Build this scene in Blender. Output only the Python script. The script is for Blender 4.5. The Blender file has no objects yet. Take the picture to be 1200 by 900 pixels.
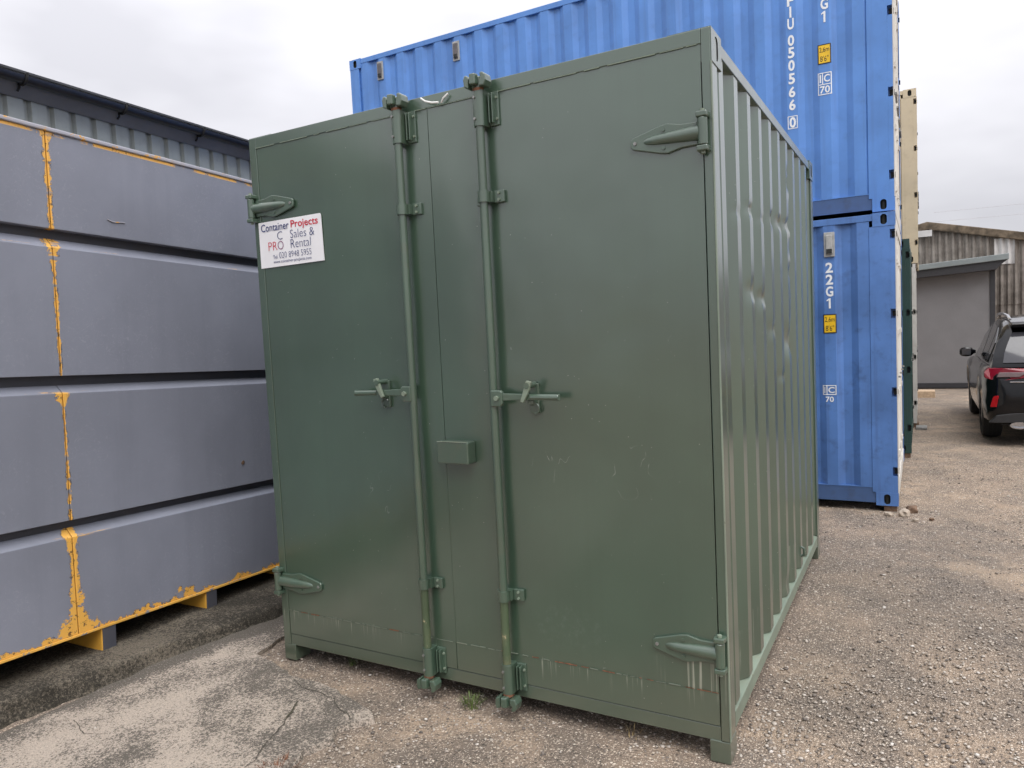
import bpy, bmesh, math, random
import numpy as np
from mathutils import Vector, Matrix, noise
random.seed(7); rng = np.random.default_rng(7)
R = math.radians
scene = bpy.context.scene
col = scene.collection

# ------------------------------------------------------------------ camera
cd = bpy.data.cameras.new('camera'); cam = bpy.data.objects.new('camera', cd); col.objects.link(cam)
cam.location = (3.1111, -2.8136, 1.7429); cam.rotation_euler = (1.5018, 0.0486, 0.5084)
cd.sensor_width = 36; cd.lens = 858.87 / 1200 * 36; cd.clip_start = 0.05; cd.clip_end = 3000
scene.camera = cam

# ------------------------------------------------------------------ world: overcast sky
SUN_EL, SUN_AZ = R(58), R(128)          # azimuth from +y clockwise
world = bpy.data.worlds.new('World'); scene.world = world; world.use_nodes = True
nt = world.node_tree; nt.nodes.clear()
def WN(t, **k):
    n = nt.nodes.new(t)
    for a, b in k.items(): setattr(n, a, b)
    return n
out = WN('ShaderNodeOutputWorld'); bg = WN('ShaderNodeBackground'); nt.links.new(bg.outputs[0], out.inputs[0])
sky = WN('ShaderNodeTexSky', sky_type='NISHITA'); sky.sun_disc = False
sky.sun_elevation = SUN_EL; sky.sun_rotation = SUN_AZ
skym = WN('ShaderNodeVectorMath', operation='SCALE'); skym.inputs['Scale'].default_value = 0.6
nt.links.new(sky.outputs[0], skym.inputs[0])
geo = WN('ShaderNodeTexCoord')
mp = WN('ShaderNodeMapping'); mp.inputs['Scale'].default_value = (1.0, 1.0, 2.6); nt.links.new(geo.outputs['Generated'], mp.inputs['Vector'])
nz = WN('ShaderNodeTexNoise'); nz.inputs['Scale'].default_value = 2.3; nz.inputs['Detail'].default_value = 4; nz.inputs['Roughness'].default_value = .52
nt.links.new(mp.outputs[0], nz.inputs['Vector'])
cr = WN('ShaderNodeValToRGB'); nt.links.new(nz.outputs['Fac'], cr.inputs[0])
cr.color_ramp.elements[0].position = .36; cr.color_ramp.elements[0].color = (3.35, 3.34, 3.58, 1)
cr.color_ramp.elements[1].position = .64; cr.color_ramp.elements[1].color = (4.5, 4.48, 4.72, 1)
sep = WN('ShaderNodeSeparateXYZ'); nt.links.new(geo.outputs['Generated'], sep.inputs[0])
gm = WN('ShaderNodeMapRange'); gm.inputs['From Min'].default_value = 0; gm.inputs['From Max'].default_value = 1
gm.inputs['To Min'].default_value = .92; gm.inputs['To Max'].default_value = 2.2; nt.links.new(sep.outputs['Z'], gm.inputs['Value'])
sc_ = WN('ShaderNodeVectorMath', operation='SCALE'); nt.links.new(cr.outputs[0], sc_.inputs[0]); nt.links.new(gm.outputs[0], sc_.inputs['Scale'])
mx = WN('ShaderNodeMix', data_type='RGBA'); mx.inputs['Factor'].default_value = .96
nt.links.new(skym.outputs[0], mx.inputs[6]); nt.links.new(sc_.outputs[0], mx.inputs[7])
nt.links.new(mx.outputs[2], bg.inputs[0]); bg.inputs[1].default_value = 0.1

sl = bpy.data.lights.new('sun', 'SUN'); so = bpy.data.objects.new('sun', sl); col.objects.link(so)
sl.energy = 1.5; sl.angle = R(50); sl.color = (1, .985, .955)
sdir = Vector((math.sin(SUN_AZ)*math.cos(SUN_EL), math.cos(SUN_AZ)*math.cos(SUN_EL), math.sin(SUN_EL)))
so.rotation_euler = sdir.to_track_quat('Z', 'Y').to_euler(); so.location = (0, -10, 20)
cy = scene.cycles; cy.max_bounces = 4; cy.diffuse_bounces = 3; cy.glossy_bounces = 2; cy.transmission_bounces = 2; cy.volume_bounces = 0; cy.caustics_reflective = False; cy.caustics_refractive = False
cy.use_adaptive_sampling = True; cy.adaptive_threshold = .03
vs = scene.view_settings; vs.view_transform = 'Standard'; vs.look = 'None'; vs.exposure = 0.9; vs.gamma = 1; vs.use_curve_mapping = False

# ------------------------------------------------------------------ node helper for materials
class MT:
    def __init__(s, name):
        s.m = bpy.data.materials.new(name); s.m.use_nodes = True; s.nt = s.m.node_tree
        s.b = s.nt.nodes['Principled BSDF']; s._co = None
    def link(s, a, b): s.nt.links.new(a, b)
    def put(s, sock, v):
        if isinstance(v, bpy.types.NodeSocket): s.link(v, sock)
        else: sock.default_value = v
    @property
    def co(s):
        if s._co is None: s._co = s.nt.nodes.new('ShaderNodeTexCoord').outputs['Object']
        return s._co
    def xyz(s):
        n = s.nt.nodes.new('ShaderNodeSeparateXYZ'); s.link(s.co, n.inputs[0]); return n.outputs
    def map(s, scale=(1, 1, 1), loc=(0, 0, 0)):
        n = s.nt.nodes.new('ShaderNodeMapping'); s.link(s.co, n.inputs['Vector']); n.inputs['Scale'].default_value = scale; n.inputs['Location'].default_value = loc
        return n.outputs[0]
    def noise(s, scale, detail=4, rough=.55, vec=None, dist=0, out='Fac'):
        n = s.nt.nodes.new('ShaderNodeTexNoise'); s.link(vec or s.co, n.inputs['Vector'])
        n.inputs['Scale'].default_value = scale; n.inputs['Detail'].default_value = min(detail, 5); n.inputs['Roughness'].default_value = rough; n.inputs['Distortion'].default_value = dist
        return n.outputs[out]
    def vor(s, scale, feature='F1', vec=None, out='Distance', rnd=1):
        n = s.nt.nodes.new('ShaderNodeTexVoronoi'); n.feature = feature; s.link(vec or s.co, n.inputs['Vector'])
        n.inputs['Scale'].default_value = scale; n.inputs['Randomness'].default_value = rnd
        return n.outputs[out]
    def math(s, op, a, b=0, c=0, clamp=False):
        n = s.nt.nodes.new('ShaderNodeMath'); n.operation = op; n.use_clamp = clamp
        for i, v in enumerate((a, b, c)): s.put(n.inputs[i], v)
        return n.outputs[0]
    def step(s, v, lo, hi, a=0, b=1):
        n = s.nt.nodes.new('ShaderNodeMapRange'); n.interpolation_type = 'SMOOTHSTEP'
        s.put(n.inputs['Value'], v)
        for k, w in (('From Min', lo), ('From Max', hi), ('To Min', a), ('To Max', b)): s.put(n.inputs[k], w)
        return n.outputs[0]
    def mix(s, f, a, b, mode='MIX'):
        n = s.nt.nodes.new('ShaderNodeMix'); n.data_type = 'RGBA'; n.blend_type = mode
        s.put(n.inputs[0], f); s.put(n.inputs[6], c4(a)); s.put(n.inputs[7], c4(b)); return n.outputs[2]
    def ramp(s, v, *stops, interp='LINEAR'):
        n = s.nt.nodes.new('ShaderNodeValToRGB'); s.link(v, n.inputs[0]); e = n.color_ramp.elements; n.color_ramp.interpolation = interp
        while len(e) < len(stops): e.new(.5)
        for i, (p, c) in enumerate(stops): e[i].position = p; e[i].color = c4(c if not isinstance(c, (int, float)) else (c, c, c))
        return n.outputs[0]
    def bump(s, h, strength=.3, dist=.01, normal=None):
        n = s.nt.nodes.new('ShaderNodeBump'); n.inputs['Strength'].default_value = strength; n.inputs['Distance'].default_value = dist
        s.link(h, n.inputs['Height'])
        if normal is not None: s.link(normal, n.inputs['Normal'])
        return n.outputs[0]
    def fin(s, base, rough=.5, normal=None, metal=0, spec=.5, **k):
        s.put(s.b.inputs['Base Color'], c4(base)); s.put(s.b.inputs['Roughness'], rough); s.put(s.b.inputs['Metallic'], metal); s.put(s.b.inputs['Specular IOR Level'], spec)
        if normal is not None: s.link(normal, s.b.inputs['Normal'])
        for a, b in k.items(): s.put(s.b.inputs[a.replace('_', ' ')], b)
        return s.m
def c4(c):
    if isinstance(c, bpy.types.NodeSocket): return c
    return (c[0], c[1], c[2], 1)
def mul(c, f): return tuple(x * f for x in c)

def paint(name, c, rough=.42, var=.1, dirt=(.1, .075, .05), dirt_amt=.3, chips=0, chipcol=(.12, .05, .025), fine=.05, spec=.5, streak=.12, vscale=1.0, **kk):
    t = MT(name)
    n1 = t.noise(1.3 * vscale, 5); n2 = t.noise(7 * vscale, 6, .6)
    base = t.mix(t.step(n1, .3, .7), mul(c, 1 - var), mul(c, 1 + var))
    st = t.noise(1, 4, .6, vec=t.map((16, 16, .7)))
    base = t.mix(t.math('MULTIPLY', t.step(st, .52, .75), streak), base, mul(dirt, 1.4))
    if dirt_amt: base = t.mix(t.math('MULTIPLY', t.step(n2, .5, .78), dirt_amt), base, dirt)
    r = t.math('ADD', t.math('MULTIPLY', n2, .22), rough - .1)
    h = t.noise(90, 3)
    if chips:
        ch = t.noise(14, 8, .68); k = t.step(ch, 1 - chips, 1.015 - chips)
        base = t.mix(k, base, chipcol); r = t.math('MAXIMUM', r, t.math('MULTIPLY', k, .8))
    return t.fin(base, r, t.bump(h, fine, .004, t.bump(n1, .12, .02)), spec=spec, **kk)

def plain(name, c, rough=.6, metal=0, spec=.5, var=.12, scale=20, bump=.1, **k):
    t = MT(name); n = t.noise(scale, 5, .6)
    return t.fin(t.mix(t.step(n, .3, .7), mul(c, 1 - var), mul(c, 1 + var)), rough, t.bump(n, bump, .004), metal, spec, **k)

# ------------------------------------------------------------------ materials
def green_paint():
    t = MT('green gloss paint'); c = (.041, .076, .049)
    x, y, z = t.xyz()
    n1 = t.noise(.9, 4); n2 = t.noise(6, 7, .62)
    b = t.mix(t.step(n1, .3, .7), mul(c, .86), mul(c, 1.16))
    # faint vertical wash marks
    st = t.noise(1, 3, .6, vec=t.map((21, 21, .35)))
    b = t.mix(t.math('MULTIPLY', t.step(st, .5, .72), .09), b, mul(c, .62))
    # chalky drip streaks low on the doors
    st2 = t.noise(1, 2, .5, vec=t.map((95, 95, .9)))
    low = t.math('MULTIPLY', t.step(z, .13, .20), t.step(z, .30, .265))
    edge = t.math('MULTIPLY', t.step(t.noise(1, 3, .6, vec=t.map((5, 5, 2.2))), .36, .66), t.step(z, t.math('MULTIPLY', t.noise(1, 2, .5, vec=t.map((30, 30, .01))), .40), .30))
    low = t.math('MAXIMUM', low, t.math('MULTIPLY', t.step(x, 2.13, 2.16), t.math('MULTIPLY', t.step(z, .405, .395), t.step(z, .24, .30))))
    m = t.math('MULTIPLY', t.math('MULTIPLY', t.step(st2, .56, .68), low), t.math("MULTIPLY", edge, .95))
    b = t.mix(m, b, (.34, .36, .29))
    # scuffs and pale specks
    sp = t.noise(38, 6, .75, dist=.8); reg = t.noise(1.7, 2)
    sc = t.math('MULTIPLY', t.step(sp, .665, .71), t.math('MULTIPLY', t.step(reg, .5, .68), .4))
    b = t.mix(sc, b, (.28, .31, .27))
    # scratches and rubbed spots on the right leaf
    def blob(cx, cz, rx, rz):
        dx = t.math('DIVIDE', t.math('SUBTRACT', x, cx), rx); dz = t.math('DIVIDE', t.math('SUBTRACT', z, cz), rz)
        return t.step(t.math('ADD', t.math('MULTIPLY', dx, dx), t.math('MULTIPLY', dz, dz)), 1, .1)
    ln1 = t.math('ABSOLUTE', t.math('SUBTRACT', t.noise(1, 2, .5, vec=t.map((9, 9, 5)), dist=.5), .5))
    scm = t.math('MAXIMUM', blob(1.70, 1.17, .13, .13), t.math('MAXIMUM', blob(2.06, 1.15, .2, .13), blob(.75, .95, .1, .16)))
    b = t.mix(t.math('MULTIPLY', t.math('MULTIPLY', t.step(ln1, .006, .001), t.step(t.noise(14, 3), .5, .58)), t.math('MULTIPLY', scm, .55)), b, (.33, .36, .31))
    rub = t.math('MULTIPLY', blob(1.75, .45, .22, .12), t.math('MULTIPLY', t.step(t.noise(30, 5, .8), .46, .74), .16))
    b = t.mix(rub, b, (.24, .29, .26))
    v = t.vor(26); b = t.mix(t.math('MULTIPLY', t.step(v, .062, .04), t.math('MULTIPLY', t.step(t.noise(4, 2), .5, .6), .6)), b, (.4, .42, .36))
    # dust film low down
    b = t.mix(t.math('MULTIPLY', t.step(z, .5, .05), .16), b, (.22, .19, .14))
    r = t.math('ADD', t.math('MULTIPLY', n2, .16), .28)
    nm = t.bump(t.noise(140, 2), .05, .002, t.bump(t.noise(2.2, 3), .10, .02))
    return t.fin(b, r, nm, spec=.5, Coat_Weight=1.0, Coat_Roughness=.22, Coat_IOR=1.9)
M = {}
M['green'] = green_paint()
M['green_hw'] = paint('green painted hardware', (.056, .094, .064), .34, .14, dirt=(.12, .09, .06), dirt_amt=.25, chips=.31, chipcol=(.17, .13, .085), fine=.12, Coat_Weight=.9, Coat_Roughness=.25, Coat_IOR=1.7)
M['green_worn'] = paint('worn green paint with bare metal', (.07, .10, .055), .4, .2, dirt=(.3, .26, .15), dirt_amt=.7, chips=.36, chipcol=(.38, .33, .2), fine=.15)
M['green_edge'] = paint('pale edge of green paint', (.19, .235, .18), .42, .2, dirt=(.25, .22, .16), dirt_amt=.3, chips=.33, chipcol=(.12, .12, .09))
M['green_chalk'] = paint('weathered green weld', (.13, .155, .115), .5, .3, dirt=(.2, .15, .1), dirt_amt=.5, chips=.36, chipcol=(.12, .075, .05))
M['rust'] = plain('rust', (.17, .075, .04), .85, var=.4, scale=60, bump=.4)
M['rubber'] = plain('black rubber', (.012, .012, .013), .7)
M['dark'] = plain('dark underside paint and opening shade', (.02, .022, .022), .8)  # also carries painted-in shade for holes and pockets
M['steel'] = plain('worn grey steel', (.28, .28, .27), .45, metal=.6, var=.25, scale=50)
M['white'] = plain('white sign vinyl', (.78, .78, .8), .35, var=.03, scale=6)
M['navy'] = plain('navy print', (.03, .045, .16), .4, var=.1)
M['red'] = plain('red print', (.55, .02, .05), .4, var=.1)
M['purple'] = plain('faded purple print', (.22, .06, .16), .4, var=.1)
M['tie'] = plain('white plastic tie', (.8, .8, .78), .45, var=.04)
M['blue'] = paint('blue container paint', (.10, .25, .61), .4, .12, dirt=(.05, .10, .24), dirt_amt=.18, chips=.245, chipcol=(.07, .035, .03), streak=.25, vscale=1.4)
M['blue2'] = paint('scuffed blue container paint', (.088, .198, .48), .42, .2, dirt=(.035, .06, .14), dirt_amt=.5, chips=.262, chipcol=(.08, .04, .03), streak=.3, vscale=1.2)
M['blue_dk'] = paint('dull blue rail paint', (.055, .11, .25), .5, .15, dirt=(.04, .04, .05), dirt_amt=.4, chips=.27)
M['ltr'] = plain('white container lettering', (.80, .82, .84), .45, var=.05, scale=40)
M['yl'] = plain('yellow label vinyl', (.80, .50, .02), .4, var=.06)
M['blk'] = plain('black print', (.012, .012, .012), .5)
M['vent'] = plain('grey vent plastic', (.36, .36, .35), .55, var=.15)
M['vent_dk'] = plain('dark grey vent plastic', (.11, .10, .105), .5, var=.2)
M['cream'] = paint('cream container paint', (.60, .50, .34), .5, .1, dirt=(.22, .14, .08), dirt_amt=.3, chips=.30, chipcol=(.2, .09, .04))
M['offwhite'] = paint('flaking white container paint', (.62, .60, .56), .5, .12, dirt=(.25, .14, .08), dirt_amt=.35, chips=.31, chipcol=(.18, .08, .045))
M['dkgreen'] = paint('dark green container paint', (.022, .058, .05), .45, .15, dirt=(.06, .05, .04), dirt_amt=.3, chips=.25, chipcol=(.1, .05, .03))
M['timber'] = plain('weathered timber', (.16, .10, .065), .85, var=.35, scale=30, bump=.4)
M['paletimber'] = plain('pale timber', (.45, .33, .22), .8, var=.2, scale=30, bump=.3)

def grey_unit():
    t = MT('grey paint over yellow'); x, y, z = t.xyz(); c = (.225, .237, .288)
    n1 = t.noise(1.1, 5); n2 = t.noise(9, 7, .65)
    b = t.mix(t.step(n1, .3, .7), mul(c, .90), mul(c, 1.1))
    b = t.mix(t.math('MULTIPLY', t.step(t.noise(1, 3, .6, vec=t.map((9, 9, .6))), .45, .75), .18), b, mul(c, .70))
    b = t.mix(t.math('MULTIPLY', t.step(t.noise(34, 5, .8), .56, .75), .25), b, mul(c, 1.5))
    # network of fine pale scratches
    scr = t.math('ABSOLUTE', t.math('SUBTRACT', t.noise(13, 2, .5, dist=2.2), .5))
    b = t.mix(t.math('MULTIPLY', t.step(scr, .012, .003), t.math('MULTIPLY', t.step(t.noise(2, 3), .42, .62), .20)), b, (.46, .47, .53))
    # paint lost along the seam, the foot and the bottom edge
    seam = t.math('ABSOLUTE', t.math('SUBTRACT', y, t.math('MULTIPLY_ADD', z, -.0216, -.171)))
    w = t.ramp(t.math('DIVIDE', z, 3), (.04, .15), (.085, .034), (.18, .018), (.232, .034), (.245, .009), (.30, .010), (.45, .006), (.485, .045), (.50, .007), (.60, .010), (.70, .011), (.745, .042), (.77, .011), (.92, .018), (.945, .05))
    ns = t.noise(26, 8, .75); ns2 = t.noise(7, 6, .7)
    raw = t.math('SUBTRACT', t.math('MULTIPLY', w, t.math('MULTIPLY', t.math('SUBTRACT', ns, .27), 4.2)), seam); chip = t.step(raw, -.001, .002); ring = t.step(raw, -.007, -.002)
    thr = t.step(t.noise(1, 3, .7, vec=t.map((3, 3, 9))), .40, .46)
    chip = t.math('MULTIPLY', chip, t.math('MAXIMUM', thr, t.step(z, .8, .6)))
    be = t.math('SUBTRACT', z, t.math('MULTIPLY_ADD', t.math('POWER', ns2, 2.6), .30, .098))
    ring = t.math('MAXIMUM', t.math('MULTIPLY', ring, thr), t.step(be, .008, .003)); b = t.mix(t.math('MULTIPLY', t.math('MULTIPLY', ring, t.step(t.noise(18, 4), .45, .6)), .8), b, (.045, .04, .04))
    chip = t.math('MAXIMUM', chip, t.step(be, .002, -.003))
    bv = t.noise(1, 6, .75, vec=t.map((1.4, 1.4, 40)))
    for zz in (2.205, 1.436, .664):
        dz = t.math('ABSOLUTE', t.math('SUBTRACT', z, zz))
        chip = t.math('MAXIMUM', chip, t.math('MULTIPLY', t.step(dz, .009, .004), t.step(bv, .60, .64)))
    te = t.math('MULTIPLY', t.step(z, 2.784, 2.79), t.step(t.noise(4, 6, .7), .44, .5)); chip = t.math('MAXIMUM', chip, te)
    sp = t.noise(45, 4, .7); chip = t.math('MAXIMUM', chip, t.math('MULTIPLY', t.step(sp, .745, .755), t.step(z, 1.2, .3)))
    b = t.mix(chip, b, t.mix(t.step(t.noise(30, 7, .8), .56, .60), (.78, .42, .085), (.13, .07, .035)))
    r = t.math('ADD', t.math('MULTIPLY', n2, .25), .30)
    nm = t.bump(chip, .5, -.002, t.bump(t.noise(60, 3), .06, .003, t.bump(n1, .1, .02)))
    return t.fin(b, r, nm)
M['unit'] = grey_unit()
M['unit_in'] = paint('grey paint with groove shade in it', (.07, .072, .09), .5, .1, dirt_amt=.2)  # darker copy of the cabin grey, groove shade put into the colour
M['yellow'] = paint('chipped yellow paint', (.74, .39, .06), .45, .12, dirt=(.12, .06, .03), dirt_amt=.35, chips=.33, chipcol=(.07, .05, .04))
M['yellow_g'] = paint('yellow edge with grey remains', (.74, .41, .08), .5, .15, dirt=(.1, .05, .03), dirt_amt=.4, chips=.42, chipcol=(.22, .22, .26))
M['lip'] = paint('pale grey lip with yellow wear', (.36, .36, .41), .4, .1, dirt=(.5, .3, .08), dirt_amt=.5, chips=.40, chipcol=(.7, .36, .06))
M['clad'] = paint('grey green cladding', (.33, .36, .355), .45, .06, dirt=(.1, .1, .09), dirt_amt=.2)
M['gutter'] = plain('black gutter plastic', (.022, .023, .03), .3, var=.1, scale=4, bump=.03)
M['fascia'] = plain('dark grey flashing', (.20, .21, .235), .45, var=.08, scale=3, bump=.03)
M['roof'] = plain('dark roof sheet', (.05, .052, .058), .5, var=.15, scale=5)

def ground_mat():
    t = MT('tarmac with loose aggregate')
    big = t.noise(.55, 4, .6); mid = t.noise(2.6, 5, .65); tiny = t.noise(240, 3, .7)
    v1 = t.vor(68, out='Color'); d1 = t.vor(68); v2 = t.vor(150, out='Color'); d2 = t.vor(150)
    s1 = t.nt.nodes.new('ShaderNodeSeparateColor'); t.link(v1, s1.inputs[0]); s2 = t.nt.nodes.new('ShaderNodeSeparateColor'); t.link(v2, s2.inputs[0])
    pal = ((0, (.07, .065, .06)), (.3, (.15, .128, .112)), (.55, (.26, .218, .185)), (.75, (.40, .345, .30)), (.92, (.50, .45, .395)), (1, (.60, .56, .51)))
    c1 = t.ramp(s1.outputs[0], *pal); c2 = t.ramp(s2.outputs[1], *pal)
    binder = t.mix(t.step(mid, .35, .65), (.135, .116, .102), (.225, .182, .147))
    st1 = t.math('MULTIPLY', t.step(d1, .47, .33), t.step(s1.outputs[1], .30, .36))
    st2 = t.step(d2, .5, .3)
    b = t.mix(t.math('MULTIPLY', st2, .92), binder, c2); b = t.mix(st1, b, c1)
    sand = t.math('MULTIPLY', t.step(t.math('ADD', t.math('MULTIPLY', big, .6), t.math('MULTIPLY', mid, .4)), .52, .64), .6)
    sandc = t.mix(t.step(tiny, .3, .7), (.34, .265, .195), (.47, .38, .295))
    b = t.mix(t.math('MULTIPLY', sand, t.step(s2.outputs[2], .85, .55)), b, sandc)
    damp = t.step(t.noise(.35, 4, .6, vec=t.map((1, 1, 1), (3.3, 1.7, 0))), .42, .62)
    b = t.mix(1, b, t.mix(damp, (1.34, 1.255, 1.15), (1.02, .98, .92)), 'MULTIPLY')
    h = t.math('ADD', t.math('MULTIPLY', st1, t.math('SUBTRACT', .5, d1)), t.math('MULTIPLY', t.math('SUBTRACT', .5, d2), .35))
    nm = t.bump(tiny, .25, .003, t.bump(h, .85, .014, t.bump(mid, .35, .03)))
    return t.fin(b, t.math('SUBTRACT', .92, t.math('MULTIPLY', st1, .25)), nm, spec=.35)
M['ground'] = ground_mat()
def pebble_mat():
    t = MT('mixed loose stones'); g = t.nt.nodes.new('ShaderNodeNewGeometry')
    b = t.ramp(g.outputs['Random Per Island'], (0, (.10, .09, .085)), (.22, (.2, .172, .15)), (.45, (.31, .265, .225)), (.70, (.46, .405, .35)), (.94, (.54, .49, .435)), (1, (.66, .62, .58)))
    n = t.noise(200, 3); b = t.mix(t.math('MULTIPLY', t.step(n, .4, .7), .35), b, (.3, .23, .17))
    return t.fin(b, .75, t.bump(n, .3, .002), spec=.35)
M['pebble'] = pebble_mat()
def concrete(name, pale, mid_, dark, lo, hi, ps, kerbline=False):
    t = MT(name); n = t.noise(ps, 7, .82); big = t.noise(1.9, 4, .65); f = t.noise(130, 4, .75); x, y, z = t.xyz()
    v = t.math('ADD', t.math('MULTIPLY', n, .6), t.math('MULTIPLY', big, .4))
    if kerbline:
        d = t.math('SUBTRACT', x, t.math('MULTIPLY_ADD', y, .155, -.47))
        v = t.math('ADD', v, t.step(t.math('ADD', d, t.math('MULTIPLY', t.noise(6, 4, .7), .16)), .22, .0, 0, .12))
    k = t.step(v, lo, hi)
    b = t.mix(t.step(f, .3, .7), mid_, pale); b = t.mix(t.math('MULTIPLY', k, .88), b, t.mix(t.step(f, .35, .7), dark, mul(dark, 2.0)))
    vo = t.vor(110); b = t.mix(t.math('MULTIPLY', t.step(vo, .22, .12), .5), b, mul(dark, 1.3))
    vp = t.vor(75); sp = t.step(vp, .20, .13); b = t.mix(t.math('MULTIPLY', sp, .5), b, mul(pale, 1.1))
    h = t.math('ADD', t.math('MULTIPLY', n, .9), t.math('MULTIPLY', f, .5))
    return t.fin(b, .92, t.bump(h, .9, .014), spec=.25)
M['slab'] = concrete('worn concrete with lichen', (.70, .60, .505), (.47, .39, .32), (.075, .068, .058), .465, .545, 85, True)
M['kerb'] = concrete('mossy dark concrete', (.27, .23, .18), (.115, .098, .076), (.024, .022, .018), .42, .54, 60)
M['crack'] = plain('dirt in crack', (.08, .07, .055), .95, var=.5, scale=90)
M['moss'] = plain('moss in crack', (.075, .068, .045), .95, var=.5, scale=90, bump=.6)
M['grass'] = plain('weed green', (.12, .17, .045), .6, var=.35, scale=30)
M['straw'] = plain('dry stalk', (.4, .3, .15), .8, var=.3, scale=30)
M['stone'] = plain('pale stone', (.42, .35, .28), .9, var=.25, scale=25, bump=.5)

def shed_mat():
    t = MT('grey roughcast panel'); f = t.noise(60, 4, .7); n = t.noise(2, 4)
    b = t.mix(t.step(n, .3, .7), (.185, .18, .185), (.205, .20, .205)); b = t.mix(t.math('MULTIPLY', t.step(f, .5, .7), .3), b, (.1, .1, .1))
    return t.fin(b, .85, t.bump(f, .5, .01))
M['shed'] = shed_mat()
M['shed_trim'] = plain('dark grey trim', (.03, .03, .034), .5)
M['shed_roof'] = plain('pale grey roof edge', (.22, .25, .255), .45, var=.08, scale=3)
def barn_mat():
    t = MT('weathered fibre cement'); n = t.noise(2.2, 6, .65); st = t.noise(1, 4, .6, vec=t.map((5, 5, .5)))
    b = t.mix(t.step(n, .3, .7), (.14, .12, .105), (.31, .28, .25)); b = t.mix(t.math('MULTIPLY', t.step(st, .45, .7), .6), b, (.095, .075, .06))
    return t.fin(b, .9, t.bump(n, .4, .02))
M['barn'] = barn_mat()
M['verge'] = plain('mossy verge capping', (.13, .10, .07), .95, var=.5, scale=6, bump=.6)
M['barnwhite'] = plain('pale replacement sheet', (.55, .54, .53), .7, var=.12, scale=3)
M['carpaint'] = plain('black car paint', (.003, .0034, .005), .14, spec=.3, var=.05, scale=2, bump=0, Coat_Weight=.25, Coat_Roughness=.04)
M['carplastic'] = plain('black car plastic', (.02, .02, .021), .55)
M['carglass'] = plain('dark car glass', (.035, .037, .042), .06, spec=.8, var=0, bump=0)
M['rearglass'] = plain('rear window glass', (.06, .06, .068), .06, spec=.6, var=0, bump=0)
M['lamp'] = plain('red lamp lens', (.20, .005, .016), .12, var=.1, bump=0)
M['lampclear'] = plain('clear lamp lens', (.20, .15, .16), .12, var=.1, bump=0)
M['reflector'] = plain('bright red reflector', (.5, .012, .018), .2, var=.1, bump=0)
M['chrome'] = plain('chrome', (.5, .5, .52), .2, metal=1, var=.02, bump=0)
M['tyre'] = plain('tyre rubber', (.018, .018, .018), .85, var=.2, scale=60, bump=.3)
M['alloy'] = plain('dark alloy', (.06, .06, .065), .3, metal=.7, bump=0)
M['plate'] = plain('number plate yellow', (.75, .55, .05), .4, var=.02)
M['wire'] = plain('grey wire', (.5, .5, .53), .6)

# ------------------------------------------------------------------ mesh helpers
class MB:
    def __init__(s): s.v = []; s.f = []; s.mi = []; s.cur = 0
    def add(s, vs_, fs_):
        o = len(s.v); s.v += [tuple(p) for p in vs_]
        for f in fs_: s.f.append(tuple(o + i for i in f)); s.mi.append(s.cur)
        return s
    def box(s, x0, x1, y0, y1, z0, z1):
        return s.add([(x0,y0,z0),(x1,y0,z0),(x1,y1,z0),(x0,y1,z0),(x0,y0,z1),(x1,y0,z1),(x1,y1,z1),(x0,y1,z1)],
                     [(0,3,2,1),(4,5,6,7),(0,1,5,4),(1,2,6,5),(2,3,7,6),(3,0,4,7)])
    def loft(s, rings, caps=True, closed=True):
        n = len(rings[0]); V = [p for r in rings for p in r]; F = []
        for i in range(len(rings) - 1):
            for j in range(n if closed else n - 1):
                k = (j + 1) % n; F.append((i*n+j, i*n+k, (i+1)*n+k, (i+1)*n+j))
        if caps: F.append(tuple(range(n))[::-1]); F.append(tuple((len(rings)-1)*n + j for j in range(n)))
        return s.add(V, F)
    def tube(s, path, r, n=10, caps=True):
        path = [Vector(p) for p in path]; rings = []
        rr = r if isinstance(r, (list, tuple)) else [r] * len(path)
        for i, p in enumerate(path):
            d = (path[min(i+1, len(path)-1)] - path[max(i-1, 0)]).normalized()
            a = d.orthogonal().normalized() if i == 0 else (a - d * a.dot(d)).normalized()
            b = d.cross(a); rings.append([p + (a*math.cos(2*math.pi*j/n) + b*math.sin(2*math.pi*j/n)) * rr[i] for j in range(n)])
        return s.loft(rings, caps)
    def prism(s, poly, mapf, t0, t1):
        n = len(poly); a = [mapf(u, v, t0) for u, v in poly]; b = [mapf(u, v, t1) for u, v in poly]
        return s.add(a + b, [tuple(range(n)), tuple(range(n, 2*n))[::-1]] + [(i, n+i, n+(i+1) % n, (i+1) % n) for i in range(n)])
    def build(s, name, mat, parent=None, smooth=False, bevel=0, seg=2):
        me = bpy.data.meshes.new(name); me.from_pydata(s.v, [], s.f)
        mats = mat if isinstance(mat, (list, tuple)) else [mat]
        for m in mats: me.materials.append(m)
        if len(mats) > 1: me.polygons.foreach_set('material_index', s.mi)
        bm = bmesh.new(); bm.from_mesh(me); bmesh.ops.recalc_face_normals(bm, faces=bm.faces); bm.to_mesh(me); bm.free()
        return finish(name, me, parent, smooth, bevel, seg)
def finish(name, me, parent=None, smooth=False, bevel=0, seg=2):
    o = bpy.data.objects.new(name, me); col.objects.link(o)
    if parent: o.parent = parent
    if smooth:
        me.polygons.foreach_set('use_smooth', [True] * len(me.polygons)); me.set_sharp_from_angle(angle=R(38))
    if bevel:
        m = o.modifiers.new('bevel', 'BEVEL'); m.width = bevel; m.segments = seg; m.limit_method = 'ANGLE'; m.angle_limit = R(40)
    return o
def bx(name, b, mat, parent=None, bevel=.003): return MB().box(*b).build(name, mat, parent, bevel=bevel)
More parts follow.
